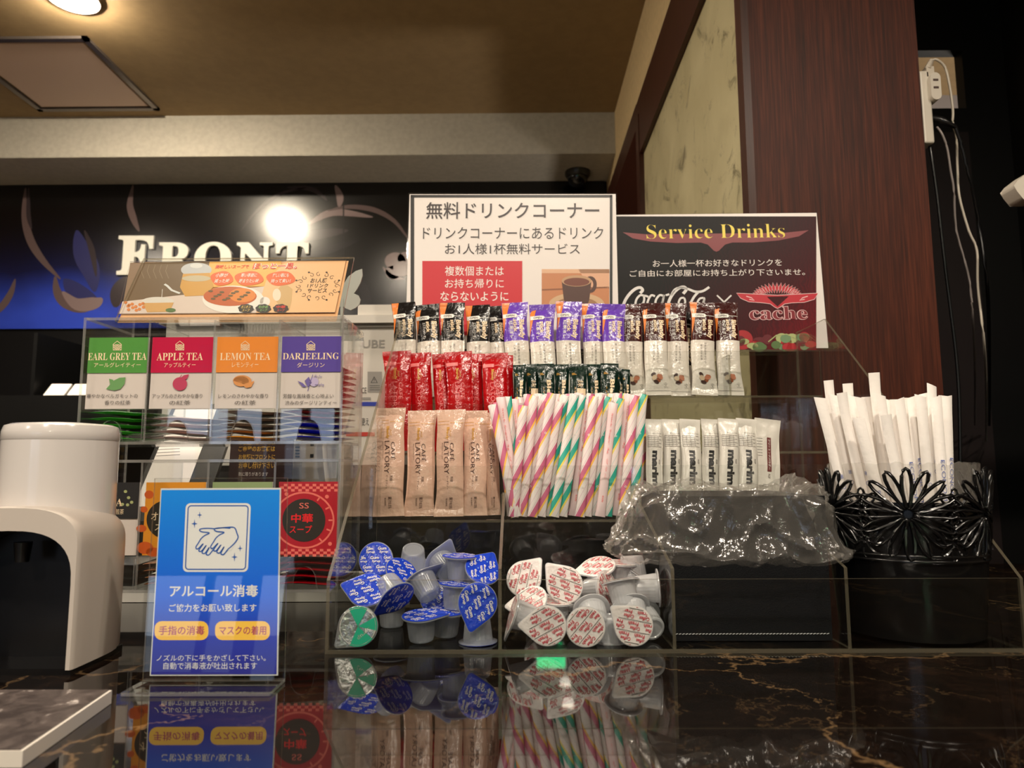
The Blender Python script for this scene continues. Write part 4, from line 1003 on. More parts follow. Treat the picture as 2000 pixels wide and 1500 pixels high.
# ---------------------------------------------------------------- laminated sign: free drink corner
YG = .974
def upright(x0, x1, ytop, ybot_z, Y, lean=.012, roll=0):
    a = W(x0, ytop, Y); c_ = W(x1, ytop, Y); bl = Vector((a.x, Y, ybot_z)); br = Vector((c_.x, Y, ybot_z + roll)); tl = Vector((a.x, Y + lean, a.z)); return Sheet(bl, br, tl)
sg = upright(793, 1205, 371, .3035, YG, roll=-.002)
t = thing('drink_corner_sign', base_of(type('q', (), {'v': [sg.P(0, 0), sg.P(sg.w, 0)]})), 'white laminated Japanese drink corner notice with black border and red box', 'sign')
b = MB(); sg.slab(b, 0, sg.w, 0, sg.h, .0008, FILM); b.build('laminate_film', t)
b = MB(); sg.slab(b, .0018, sg.w - .0018, .0015, sg.h - .0018, .0004, PAPER, front=.0003); b.build('paper', t)
IK = mat('ink_dark_brown', (48, 36, 38), .4); RD = mat('ink_red_box', (204, 18, 38), .4)
sg.rect(802, 381, 1196, 386, BLACK, 2); sg.rect(802, 381, 809, 685, BLACK, 2); sg.rect(1191, 381, 1196, 685, BLACK, 2)
sg.text('無料ドリンクコーナー', 832, 395, 1170, 428, IK, 3, .008)
sg.text('ドリンクコーナーにあるドリンク', 826, 444, 1178, 467, IK, 3)
sg.text('お1人様1杯無料サービス', 869, 476, 1132, 497, IK, 3)
sg.rect(825, 510, 1020, 655, RD, 2)
sg.text('複数個または', 869, 520, 984, 539, PAPER, 3, .004); sg.text('お持ち帰りに', 869, 545, 984, 563, PAPER, 3, .004); sg.text('ならないように', 860, 570, 993, 588, PAPER, 3, .01)
C = lambda n, c: mat('print_' + n, c, .4)
sg.rect(1058, 526, 1190, 600, C('table_wood', (196, 128, 84)), 2); sg.rect(1058, 526, 1190, 534, C('table_pale', (222, 176, 140)), 3); sg.poly([(1058, 565), (1190, 560), (1190, 563), (1058, 568)], C('table_line', (140, 84, 52)), 3); sg.poly([(1130, 526), (1190, 526), (1190, 562), (1150, 562)], C('table_light', (222, 170, 136)), 3)
sg.ell(1126, 594, 54, 22, C('saucer', (206, 170, 130)), 4); sg.ell(1126, 594, 40, 13, C('saucer_dark', (160, 116, 78)), 5)
sg.line(circ(1153, 556, 9, 13, 20), .005, C('cup_brown', (78, 44, 34)), 5, True)
sg.poly([(1097, 549), (1155, 549), (1151, 585), (1146, 600), (1106, 600), (1101, 585)], C('cup_brown', (78, 44, 34)), 6); sg.ell(1126, 549, 29, 11, C('cup_rim', (190, 150, 112)), 7); sg.ell(1126, 551, 25, 8, C('tea', (116, 58, 40)), 8)
sg.mb.build('printed_face', t)

# laminated sign: service drinks
sv = upright(1180, 1604, 413, .3015, YG + .004, roll=.001)
t = thing('service_drinks_sign', sv.P(sv.w / 2, 0), 'dark red and black laminated service drinks sign with yellow serif title', 'sign')
b = MB(); sv.slab(b, 0, sv.w, 0, sv.h, .0008, FILM); b.build('laminate_film', t)
b = MB(); sv.slab(b, .001, sv.w - .001, .001, sv.h - .001, .0004, PAPER, front=.0003); b.build('paper', t)
def gradient(name, c0, c1, c2, org, dx, dz):
    N = NT(name); tc = N.n('ShaderNodeTexCoord'); se = N.n('ShaderNodeSeparateXYZ'); N.l(tc.outputs['Object'], se.inputs[0])
    g = N.math('ADD', N.math('MULTIPLY', se.outputs[0], dx), N.math('MULTIPLY_ADD', se.outputs[2], dz, org))
    nz = N.n('ShaderNodeTexNoise', Scale=9.0, Detail=2.0); N.l(tc.outputs['Object'], nz.inputs['Vector']); wv = N.n('ShaderNodeTexWave', Scale=60.0, Distortion=14.0); N.l(tc.outputs['Object'], wv.inputs['Vector'])
    g = N.math('MULTIPLY_ADD', wv.outputs['Fac'], .08, g)
    c = N.ramp(g, [(0, lin(c0)), (.5, lin(c1)), (1, lin(c2))]); p = N.n('ShaderNodeBsdfPrincipled', **{'Roughness': .45, 'Specular IOR Level': .22}); N.l(c, p.inputs['Base Color']); N.l(p.outputs[0], N.out.inputs[0]); return N.m
GR = gradient('service_print_ground', (17, 15, 16), (66, 12, 20), (140, 14, 28), .40, 2.6, -2.6)
sv.rect(1186, 423, 1594, 684, GR, 2)
WG = C('wing_red', (124, 28, 36)); YL = C('title_yellow', (238, 214, 72))
sv.poly([(1216, 454), (1262, 458), (1532, 455), (1579, 450), (1560, 462), (1520, 470), (1470, 474), (1430, 474), (1416, 478), (1404, 490), (1399, 492), (1394, 490), (1382, 478), (1368, 474), (1320, 475), (1270, 472), (1236, 466)], WG, 3)
sv.text(mb_serif('Service Drinks'), 1263, 437, 1531, 467, YL, 4, -.014)
sv.text('お一人様一杯お好きなドリンクを', 1275, 506, 1526, 522, PAPER, 4); sv.text('ご自由にお部屋にお持ち上がり下さいませ。', 1230, 525, 1571, 541, PAPER, 4)
CK = C('cola_white', (226, 222, 218))
for pts_, wd_ in (([(1250, 573), (1255, 567), (1250, 562), (1240, 565), (1229, 575), (1220, 589), (1217, 602), (1224, 610), (1238, 606)], .0042), ([(1258, 578), (1250, 577), (1243, 585), (1241, 596), (1246, 603), (1254, 597), (1258, 586), (1258, 578), (1266, 580)], .003),
    ([(1279, 579), (1272, 577), (1266, 586), (1264, 597), (1269, 603), (1277, 598)], .003), ([(1295, 578), (1288, 577), (1281, 586), (1280, 598), (1286, 602), (1293, 592), (1297, 576), (1293, 596), (1297, 603)], .003), ([(1300, 577), (1307, 575)], .003),
    ([(1334, 574), (1340, 566), (1336, 561), (1326, 563), (1315, 573), (1307, 587), (1305, 600), (1312, 609), (1324, 606)], .0042), ([(1311, 577), (1318, 566), (1330, 562), (1344, 565), (1358, 570), (1372, 569), (1385, 561)], .0034),
    ([(1336, 582), (1329, 583), (1325, 592), (1327, 602), (1334, 600), (1338, 590), (1336, 582)], .0028), ([(1364, 570), (1354, 582), (1347, 598), (1352, 604)], .0034), ([(1374, 582), (1366, 584), (1361, 594), (1364, 602), (1371, 598), (1376, 582), (1373, 598), (1378, 603)], .0028)):
    q_ = []
    for a_ in range(len(pts_) - 1):
        p0, p1, p2, p3 = pts_[max(0, a_ - 1)], pts_[a_], pts_[a_ + 1], pts_[min(len(pts_) - 1, a_ + 2)]
        q_ += [tuple(.5 * (2 * p1[c] + (p2[c] - p0[c]) * t + (2 * p0[c] - 5 * p1[c] + 4 * p2[c] - p3[c]) * t * t + (3 * p1[c] - p0[c] - 3 * p2[c] + p3[c]) * t ** 3) for c in (0, 1)) for t in (0, .25, .5, .75)]
    sv.line(q_ + [pts_[-1]], wd_, CK, 4)
sv.line([(1400, 577), (1428, 604)], .0022, CK, 4); sv.line([(1428, 577), (1400, 604)], .0022, CK, 4)
LR = C('logo_red', (190, 24, 44)); LO = C('logo_outline', (236, 196, 196))
for i in range(17):
    a = PI * (.06 + .88 * i / 16); L_ = 26 + 10 * math.sin(a); bx_, by_ = 1517 + 40 * math.cos(a) * .7, 577 - 4 * math.sin(a); tx_, ty_ = 1517 + 48 * math.cos(a), 577 - 25 * math.sin(a)
    dx, dy = -(ty_ - by_), tx_ - bx_; l = math.hypot(dx, dy); dx, dy = dx / l * 3.4, dy / l * 3.4; mx_, my_ = (bx_ + tx_) / 2, (by_ + ty_) / 2
    p = [(bx_, by_), (mx_ - dx, my_ - dy), (tx_, ty_), (mx_ + dx, my_ + dy)]
    sv.poly(p, LR, 3 + i % 3); sv.line(p, .0006, LO, 7, True)
wing = [(1438, 573), (1480, 575), (1517, 577), (1555, 575), (1597, 573), (1590, 585), (1570, 591), (1546, 592), (1532, 594), (1524, 600), (1518, 603), (1512, 600), (1504, 594), (1490, 592), (1462, 590), (1446, 583)]
sv.poly(wing, LR, 8); sv.line(wing, .0008, LO, 9, True); sv.poly([(1497, 580), (1540, 579), (1526, 592), (1518, 599), (1510, 592)], GR, 9)
for s_ in (-1, 1): sv.line([(1517 + s_ * 60, 579), (1517 + s_ * 50, 582), (1517 + s_ * 44, 587), (1517 + s_ * 54, 585)], .0012, LO, 10)
sv.text(mb_serif('cache'), 1463, 598, 1576, 626, LO, 9, .028); sv.text(mb_serif('cache'), 1464, 599, 1575, 625, C('logo_deep', (128, 20, 34)), 11, .0)
rr_ = random.Random(3)
for i in range(26):
    x = 1440 + rr_.random() * 148; y = 684 - rr_.random() * 26 * (1 if x > 1480 else .8)
    sv.ell(x, min(y, 678), 7 + rr_.random() * 7, 5 + rr_.random() * 5, [C('berry_red', (170, 26, 36)), C('leaf_green', (84, 112, 62)), C('leaf_pale', (170, 178, 120)), C('berry_dark', (100, 14, 26)), C('kiwi', (110, 140, 100))][i % 5], 3 + i % 6, n=14)
sv.ell(1450, 664, 20, 19, C('berry_red', (170, 26, 36)), 3)
sv.line([(1500, 668), (1516, 655), (1536, 653), (1556, 662)], .0014, C('leaf_pale', (170, 178, 120)), 9)
sv.mb.build('printed_face', t)

# ---------------------------------------------------------------- tea bag stand
YA, YB = .640, .722
sx0, sx1 = W(150, 830, YA).x, W(668, 830, YA).x; cw = (sx1 - sx0) / 4
zt = W(400, 619, YA).z; zu = W(400, 862, YA).z; zl1 = W(400, 903, YA).z; zl0 = W(400, 1152, YA).z
zc0, zc1 = W(400, 799, YA).z, W(400, 656, YA).z; zd0, zd1 = W(400, 1088, YA).z, W(400, 942, YA).z
st = thing('tea_stand', ((sx0 + sx1) / 2, (YA + YB) / 2, 0), 'clear acrylic two tier tea bag stand with four columns', 'tea stand')
for x in (sx0, sx1 - TH):
    b = MB(); b.box(x, x + TH, YA, YB, 0, zt, ACRYL, EDGE2); b.build('side_panel', st)
b = MB(); b.box(sx0 + TH, sx1 - TH, YB - TH, YB, zl0, zt, ACRYL, EDGE2); b.build('back_panel', st)
for z in (zt - TH, zu - TH, zl1, zl0 - TH):
    b = MB(); b.box(sx0 + TH, sx1 - TH, YA, YB - TH, z, z + TH, ACRYL, EDGE2); b.build('shelf', st)
for k in (1, 2, 3):
    for z0, z1 in ((zu, zt - TH), (zl0, zl1)):
        b = MB(); x = sx0 + cw * k; b.box(x - .001, x + .001, YA + TH, YB - TH, z0, z1, ACRYL, EDGE2); b.build('divider', st)
for k in range(4):
    xa = sx0 + cw * k + .0015; xb = xa + cw - .003; xm = (xa + xb) / 2
    for z0, z1 in ((zu, zc0), (zl0, zd0)):
        arc = [(xm + .010 * math.cos(a), z0 + .0065 + .013 * math.sin(a)) for a in [PI * i / 12 for i in range(13)]]
        poly = [(xa, z0), (xa, z1), (xb, z1), (xb, z0), (xm + .0115, z0)] + arc + [(xm - .0115, z0)]
        b = MB(); b.prism(poly, lambda u, v, w_: Vector((u, YA + .0025 * w_, v)), 0, 1, ACRYL, EDGE2); b.build('front_lip', st)
def tea_card(x0, x1, z0, z1, label, cat='tea packet', grp='tea packets standing as labels'):
    bl = Vector((x0, YA + .0055, z0)); sh = Sheet(bl, Vector((x1, YA + .0055, z0)), Vector((x0, YA + .0065, z1)))
    t = thing('tea_packet', sh.P(sh.w / 2, 0), label, cat, grp)
    b = MB(); b.grid(8, 10, lambda u, v: sh.P(u * sh.w, v * sh.h, -.0001), mat('packet_paper', (214, 204, 196), .12, coat=1)); b.grid(8, 10, lambda u, v: sh.P(u * sh.w, v * sh.h, -.0012 - .0016 * (math.sin(PI * u) * math.sin(PI * v)) ** .6), mat('packet_paper', (214, 204, 196), .12, coat=1), flip=True); b.build('sachet', t, smooth=40)
    return sh, t
def house(sh, cx, cy, s, m):
    sh.line([(cx - s, cy + s), (cx - s, cy - s * .4), (cx, cy - s * 1.2), (cx + s, cy - s * .4), (cx + s, cy + s)], .0006, m, 4, True)
    for k in range(-2, 3):
        sh.line([(cx - s + max(0, k) * s * .5, cy + s + min(0, k) * s * .5), (cx + s + min(0, k) * s * .5, cy - s * .4 + max(0, k) * s * .5 * .7)], .0005, m, 4)
        sh.line([(cx + s - max(0, k) * s * .5, cy + s + min(0, k) * s * .5), (cx - s - min(0, k) * s * .5, cy - s * .4 + max(0, k) * s * .5 * .7)], .0005, m, 4)
CARDS = [('EARL GREY TEA', 'アールグレイティー', '華やかなベルガモットの', '香りの紅茶', (84, 148, 66), (162, 280), 'green', 'Earl Grey'),
         ('APPLE TEA', 'アップルティー', 'アップルのさわやかな香り', 'の紅茶', (192, 24, 66), (290, 406), 'crimson', 'apple'),
         ('LEMON TEA', 'レモンティー', 'レモンのさわやかな香り', 'の紅茶', (232, 140, 56), (419, 534), 'orange', 'lemon'),
         ('DARJEELING', 'ダージリン', '芳醇な風味香と心地よい', '渋みのダージリンティー', (92, 74, 156), (545, 662), 'violet', 'Darjeeling')]
for k, (t1, t2, t3, t4, col, (xa, xb), cn, fl) in enumerate(CARDS):
    x0 = sx0 + cw * k + (.0028 if k == 0 else .0015); x1 = sx0 + cw * (k + 1) - (.0030 if k == 3 else .002)
    sh, t = tea_card(x0, x1, zc0 + .001, zc1, 'upright tea packet with %s top and %s tea lettering' % (cn, fl))
    m = mat('tea_' + cn, col, .22, bump=.4, bscale=90, coat=1)
    v0 = sh.h * .50; sh.poly([(0, v0), (sh.w, v0), (sh.w, sh.h), (0, sh.h)], m, 1, raw=True)
    cx = (xa + xb) / 2 + (9, 4, 3, 4)[k]; house(sh, cx, 676, 8, I_CRM)
    wd = (115, 91, 99, 110)[k]; sh.text(mb_serif(t1), cx - wd / 2, 689, cx + wd / 2, 704, I_CRM, 3, -.004)
    wd = (92, 62, 52, 54)[k]; sh.text(t2, cx - wd / 2, 708, cx + wd / 2, 718, I_CRM, 3)
    m2 = C('tea_art_' + cn, tuple(min(255, int(c * .75 + 40)) for c in col))
    if k == 0:
        sh.poly([(cx - 22, 760), (cx - 8, 744), (cx + 4, 738), (cx + 16, 737), (cx + 14, 750), (cx + 6, 760), (cx - 6, 763)], m2, 3); sh.poly([(cx - 16, 740), (cx - 8, 742), (cx - 6, 752), (cx - 14, 750)], m2, 4)
    elif k == 1:
        sh.ell(cx, 750, 14, 13, m2, 3); sh.poly([(cx + 2, 738), (cx + 8, 733), (cx + 18, 731), (cx + 14, 740), (cx + 6, 742)], m2, 4); sh.line([(cx - 2, 740), (cx + 4, 732)], .0006, m2, 5)
    elif k == 2:
        sh.ell(cx - 6, 744, 18, 11, m2, 3, a0=-PI, a1=.9); sh.ell(cx - 8, 745, 15, 10, m2, 3); sh.poly([(cx - 6, 752), (cx + 18, 744), (cx + 12, 756), (cx + 2, 758)], m2, 4)
    else:
        sh.poly([(cx - 26, 744), (cx - 16, 748), (cx - 8, 756), (cx - 16, 756)], m2, 3); sh.poly([(cx - 6, 756), (cx - 12, 744), (cx - 4, 736), (cx + 2, 748)], m2, 3); sh.ell(cx + 6, 746, 9, 9, C('tea_art_pale', (186, 172, 204)), 3); sh.line([(cx - 6, 764), (cx - 2, 750), (cx + 4, 732)], .0006, m2, 4)
        sh.text(mb_script('The for'), cx + 6, 732, cx + 22, 740, m2, 5); sh.text(mb_script('everyday'), cx + 8, 748, cx + 26, 756, m2, 5)
    sh.text(t3, xa + 8, 769, xb - 10, 778, I_GRY, 3); sh.text(t4, cx - 46 * (.45 if k in (1, 2) else .55 if k == 0 else 1.1), 782, cx + 46 * (.45 if k in (1, 2) else .55 if k == 0 else 1.1), 791, I_GRY, 3)
    sh.mb.build('printed_face', t)
# lower tier labels
def low_card(k, label):
    x0 = sx0 + cw * k + .003; return tea_card(x0, x0 + cw - .006, zd0 + .001, zd1, label)
sh, t = low_card(0, 'black green-tea packet with white lower label, half behind the dispenser')
full = lambda sh, m, L_=1, v0=0, v1=1: sh.poly([(0, sh.h * v0), (sh.w, sh.h * v0), (sh.w, sh.h * v1), (0, sh.h * v1)], m, L_, raw=True)
full(sh, C('sencha_black', (34, 34, 36)), 1, .5, 1); sh.text(mb_serif('SENCHA'), 158, 974, 241, 989, I_CRM, 3); sh.text('さわやかな香りの煎茶', 158, 994, 243, 1005, I_CRM, 3)
for q in ((240, 985), (250, 986), (258, 981), (252, 972), (246, 960)): sh.ell(*q, 3.4, 3, C('leaf_pale', (170, 178, 120)), 3, n=10)
sh.poly([(217, 1041), (226, 1036), (224, 1044), (217, 1050)], C('leaf_green', (84, 112, 62)), 3); sh.text('鮮やかな緑色と', 168, 1056, 240, 1067, I_GRY, 3); sh.text('まろやかな甘み', 168, 1070, 236, 1080, I_GRY, 3)
sh.mb.build('printed_face', t)
sh, t = low_card(1, 'orange onion soup packet with round black label, mostly behind the blue sign')
full(sh, C('onion_orange', (226, 148, 40)))
for q in ((292, 966, 9, 8), (282, 995, 7, 6), (277, 1032, 10, 7), (284, 1070, 16, 12), (300, 1078, 14, 9), (330, 960, 8, 7), (350, 1075, 13, 9)): sh.ell(*q, C('onion_red', (206, 92, 34)), 2)
sh.ell(327, 1015, 40, 38, C('label_dark', (44, 40, 34)), 3); sh.text('オニオン', 296, 1000, 358, 1016, I_CRM, 4); sh.text('スープ', 303, 1022, 350, 1036, I_CRM, 4); sh.mb.build('printed_face', t)
sh, t = low_card(2, 'pale green seaweed soup packet, almost hidden behind the blue sign')
full(sh, C('wakame_green', (142, 160, 110))); sh.ell(470, 1015, 40, 38, C('label_dark', (44, 40, 34)), 3); sh.text('わかめ', 446, 1000, 496, 1016, I_CRM, 4); sh.text('スープ', 448, 1022, 494, 1036, I_CRM, 4); sh.mb.build('printed_face', t)
sh, t = low_card(3, 'red Chinese soup packet with round black label, right of the blue sign')
full(sh, C('chinese_red', (168, 24, 38))); m = C('chinese_pink', (224, 110, 96)); RK = C('chinese_ink', (220, 30, 36))
for r_ in range(3):
    for i in range(16):
        for y in (945, 1072):
            if (i + r_) % 2: sh.rect(548 + i * 7, y + r_ * 5, 555 + i * 7, y + r_ * 5 + 5, m, 2)
sh.line(circ(594, 1016, 58, 54, 40), .0016, m, 3, True)
for a in (-1.0, -.5, 0, .4, .9): sh.line([(594 + 48 * math.cos(a), 1016 + 45 * math.sin(a)), (594 + 57 * math.cos(a), 1016 + 53 * math.sin(a))], .0014, m, 3)
sh.ell(594, 1016, 42, 42, C('label_dark', (24, 20, 20)), 4); sh.text('中華', 569, 1003, 612, 1021, RK, 5, .02); sh.text('スープ', 566, 1026, 610, 1041, RK, 5, .01); sh.text('SS', 585, 982, 604, 993, m, 5)
for q in ((639, 970), (645, 1062), (560, 965)): sh.ell(*q, 4, 4, m, 4, n=8)
sh.mb.build('printed_face', t)
# packets lying in stacks inside the stand
def pillow(m):
    b = MB(); hx, hy = cw / 2 - .0035, .031
    def f(sg_):
        def g(u, v):
            e = (math.sin(PI * u) * math.sin(PI * v)) ** .5; q = Vector((u * 6, v * 6, sg_ * 3))
            return Vector(((u - .5) * 2 * hx, (v - .5) * 2 * hy, .0026 + sg_ * (.00025 + .0022 * e) + noise.noise(q) * .0004 * e + .0009 * math.sin(u * 5 + v * 3)))
        return g
    b.grid(12, 12, f(1), m); b.grid(12, 12, f(-1), m, flip=True); return b.build('tea_sachet', smooth=50)
FO = dict(rough=.25, bump=.4, bscale=120)
ST_ = [('green', (70, 176, 56), 0, zu, 5), ('pale pink', (214, 184, 176), 1, zu, 4), ('orange', (244, 156, 30), 2, zu, 1), ('grey brown', (170, 150, 132), 2, zu + .0062, 4), ('deep blue', (36, 44, 200), 3, zu, 3), ('dusty red', (166, 70, 74), 3, zu + .0182, 9),
       ('black', (34, 38, 36), 0, zl0, 4), ('amber', (166, 96, 34), 1, zl0, 4), ('olive', (96, 104, 60), 2, zl0, 4), ('dark red', (150, 14, 24), 3, zl0, 5)]
for nm, col, k, z0, n in ST_:
    pr_ = pillow(mat('sachet_' + nm, col, **FO)); us = {}
    for i in range(n):
        a = random.uniform(-.04, .04)
        M_ = Matrix.Translation((sx0 + cw * (k + .5) + random.uniform(-.0006, .0006), YA + .039 + random.uniform(-.001, .001), z0 + .0005 + i * .0060)) @ Matrix.Rotation(a, 4, 'Z')
        tier = 'upper' if z0 > zl1 else 'lower'
        o = place(pr_, us, M_, '%s tea sachet lying in the %s stand tier, %s from the stack bottom' % (nm, tier, ORD[i])); o['category'] = 'tea sachet'; o['group'] = 'sachets stacked in the tea stand'

# soup card on top of the stand
bl, br, tl = W(230, 617, .668), W(657, 613, .668), W(262, 511, .712)
bl.z = br.z = zt + .0005; br.y = bl.y
sh = Sheet(bl, br, tl); t = thing('soup_card', sh.P(sh.w / 2, 0), 'orange soup advertising card in a clear holder on top of the tea stand', 'sign')
b = MB(); sh.slab(b, -.001, sh.w + .006, 0, sh.h + .001, .0022, ACRYL, EDGE, front=.0035); b.build('clear_holder', t)
b = MB(); sh.slab(b, 0, sh.w, .0005, sh.h - .001, .0004, C('soup_peach', (236, 178, 126))); b.build('card', t)
R3 = lambda x0, y0, x1, y1, m, L_: sh.rect(x0, y0, x1, y1, m, L_)
sh.poly([(255, 514), (418, 511), (405, 580), (240, 598)], C('soup_brown', (112, 88, 62)), 1); sh.poly([(240, 590), (420, 570), (520, 560), (520, 612), (233, 614)], C('soup_cloth', (216, 196, 184)), 2)
sh.poly([(410, 512), (550, 510), (545, 560), (400, 562)], C('soup_amber', (238, 176, 84)), 2); sh.poly([(520, 550), (560, 511), (676, 509), (655, 612), (500, 613)], C('soup_peach2', (240, 186, 136)), 3)
sh.ell(384, 528, 30, 14, C('pot_lid', (190, 190, 192)), 3); sh.ell(384, 520, 12, 5, C('pot_lid2', (216, 214, 210)), 4); sh.poly([(358, 536), (410, 534), (418, 560), (404, 578), (362, 580), (352, 562)], C('pot_tea', (206, 152, 70)), 4); sh.ell(384, 545, 28, 6, C('pot_glass', (196, 180, 150)), 5); sh.line([(352, 574), (336, 568), (328, 560), (322, 556)], .0022, C('pot_lid2', (216, 214, 210)), 4)
sh.ell(309, 590, 32, 9, C('glass_rim', (214, 206, 196)), 4); sh.poly([(279, 593), (340, 592), (332, 610), (288, 611)], C('cup_tea', (206, 158, 96)), 5); sh.line([(318, 566), (316, 590)], .0006, C('glass_rim', (214, 206, 196)), 6); sh.ell(334, 607, 10, 4, C('leaf_green', (84, 112, 62)), 6)
for i in range(12): sh.ell(246 + (i * 7) % 36, 592 + (i * 5) % 16, 3.5, 3, C('petal_orange', (214, 128, 66)), 5, n=8)
for i in range(5): sh.line([(280 + i * 12, 518), (276 + i * 12, 530), (282 + i * 12, 545)], .0004, C('steam', (150, 130, 104)), 3)
sh.ell(456, 586, 60, 27, C('bowl_white', (232, 224, 214)), 5); sh.ell(450, 580, 52, 19, C('soup_liquid', (190, 88, 30)), 6); sh.ell(474, 578, 26, 14, C('soup_liquid2', (222, 128, 44)), 7)
for i in range(14): sh.ell(412 + (i * 17) % 80, 570 + (i * 7) % 20, 5, 2.2, C('soup_herb', (96, 74, 30)), 8, n=8)
sh.poly([(548, 560), (562, 558), (572, 566), (570, 590), (566, 606), (552, 606), (540, 590), (536, 575)], C('hair_tan', (206, 166, 112)), 4); sh.ell(541, 577, 8, 12, C('face_pale', (240, 214, 190)), 5); sh.ell(518, 590, 10, 9, C('mug_white', (230, 222, 216)), 5)
OB = C('blob_orange', (226, 96, 32)); HD = C('headline_red', (226, 60, 40))
for cx_, (l1, l2) in ((434, ('小腹が', '減った時')), (487, ('寒い季節に', '暖まりたい時')), (549, ('忙しい朝にも', '持って来い！'))):
    wd = 22 if cx_ == 434 else 28; sh.ell(cx_, 545, wd, 14, OB, 6, wob=.05, k=4); sh.text(l1, cx_ - wd * .6, 535, cx_ + wd * .6, 543, I_WHT, 8, .01); sh.text(l2, cx_ - wd * .72, 546, cx_ + wd * .72, 554, I_WHT, 8, .01)
sh.text('美味しいスープで', 420, 518, 488, 526, HD, 6, .02)
sh.text('ほっと一息。', 493, 514, 583, 527, C('headline_white', (244, 226, 214)), 6, .09); sh.text('ほっと一息。', 493, 514, 583, 527, HD, 8, .015)
for cx_, tx, cc in ((481, 'オニオン', (230, 190, 90)), (515, 'わかめ', (130, 180, 100)), (549, '中華', (220, 60, 50))):
    sh.ell(cx_, 604, 15, 8.5, C('badge_dark', (40, 28, 26)), 9, wob=.06, k=8); mm = C('badge_%d' % cx_, cc); sh.text(tx, cx_ - 10, 598, cx_ + 10, 604, mm, 10, .02); sh.text('スープ', cx_ - 8, 605, cx_ + 8, 610, mm, 10, .02)
IKB = C('ornament_ink', (46, 32, 26))
sh.text('お1人様', 606, 544, 640, 554, IKB, 6, .015); sh.text('1ドリンク', 600, 555, 642, 563, IKB, 6, .015); sh.text('サービス', 600, 564, 640, 573, IKB, 6, .015)
for i in range(16):
    a = 2 * PI * i / 16; cx_, cy_ = 621 + 37 * math.cos(a) - 2 * math.sin(a), 560 + 23 * math.sin(a); r_ = 5.5; s_ = 1 if i % 2 else -1
    sh.line([(cx_ + r_ * (1 - j / 14) * math.cos(a + s_ * j * .5), cy_ + .8 * r_ * (1 - j / 14) * math.sin(a + s_ * j * .5)) for j in range(12)], .0005, IKB, 6)
    if i % 2: sh.ell(621 + 45 * math.cos(a), 560 + 29 * math.sin(a), 2.2, 1.6, IKB, 6, n=8)
fr = [(255, 513), (677, 510), (655, 612), (231, 615)]; sh.line(fr, .0008, C('card_border', (70, 46, 36)), 11, True)
sh.mb.build('printed_face', t)

# ---------------------------------------------------------------- blue hand sanitiser notice in an L-shaped stand
bl = Wz(290, 1326, .0035); br = Wz(542, 1329, .0035); tl_ = W(313, 935, bl.y + .018)
br.y = bl.y; sh = Sheet(bl, br, tl_, True)
t = thing('sanitiser_notice', sh.P(sh.w / 2, 0), 'blue hand disinfection notice in a clear L-shaped stand', 'sign')
b = MB(); sh.slab(b, -.003, sh.w + .004, -.001, sh.h, .0015, ACRYL, EDGE, front=.0022); b.build('clear_holder', t)
fy = Wz(380, 1358, .001).y; b = MB(); b.prism([(Wz(236, 1358, .001).x, fy), (Wz(524, 1360, .001).x, fy), (Wz(524, 1360, .001).x, bl.y + .004), (Wz(236, 1358, .001).x, bl.y + .004)], lambda u, v, w_: Vector((u, v, w_)), .0004, .0026, ACRYL, EDGE2); b.build('foot', t)
b = MB(); q = [sh.uv(x, y) for x, y in ((293, 1325), (541, 1329), (553, 953), (315, 953))]; hh = q[2][1]
b.prism([(.001, .002), (sh.w - .001, .002), (sh.w - .001, hh), (.001, hh)], lambda u, v, w_: sh.P(u, v, w_), .0005, -.0003, C('notice_white', (226, 226, 224))); b.build('paper', t)
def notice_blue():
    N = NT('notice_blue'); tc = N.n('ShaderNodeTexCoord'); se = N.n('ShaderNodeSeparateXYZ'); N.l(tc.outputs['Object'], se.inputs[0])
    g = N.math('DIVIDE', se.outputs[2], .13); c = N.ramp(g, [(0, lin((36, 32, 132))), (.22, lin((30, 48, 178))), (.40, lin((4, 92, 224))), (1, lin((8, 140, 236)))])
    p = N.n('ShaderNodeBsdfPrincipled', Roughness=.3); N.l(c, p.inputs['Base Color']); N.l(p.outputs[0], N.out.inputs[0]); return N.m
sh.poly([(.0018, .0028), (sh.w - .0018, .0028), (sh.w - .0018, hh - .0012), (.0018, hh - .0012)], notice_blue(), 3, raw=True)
WB = C('notice_white', (226, 226, 224)); BI = C('notice_line', (30, 86, 170))
def rrect(x0, y0, x1, y1, r):
    return [(x1 - r + r * math.cos(a), y1 - r + r * math.sin(a)) for a in (0, .4, .8, 1.2, 1.57)] + [(x0 + r + r * math.cos(a), y1 - r + r * math.sin(a)) for a in (1.57, 2, 2.4, 2.8, PI)] + [(x0 + r + r * math.cos(a), y0 + r + r * math.sin(a)) for a in (PI, 3.5, 3.9, 4.3, 4.71)] + [(x1 - r + r * math.cos(a), y0 + r + r * math.sin(a)) for a in (4.71, 5.1, 5.5, 5.9, 6.28)]
sk = lambda p: [(x + (1050 - y) * .045, y) for x, y in p]
sh.poly(sk(rrect(361, 983, 488, 1117, 9)), WB, 4); sh.line(sk(rrect(366, 988, 483, 1112, 6)), .0008, BI, 5, True)
def smooth(p, k=5):
    q = []
    for i in range(len(p) - 1):
        a, b_, c_, d = p[max(0, i - 1)], p[i], p[i + 1], p[min(len(p) - 1, i + 2)]
        for m_ in range(k):
            t_ = m_ / k; q.append(tuple(.5 * (2 * b_[c] + (c_[c] - a[c]) * t_ + (2 * a[c] - 5 * b_[c] + 4 * c_[c] - d[c]) * t_ * t_ + (3 * b_[c] - a[c] - 3 * c_[c] + d[c]) * t_ ** 3) for c in (0, 1)))
    return q + [p[-1]]
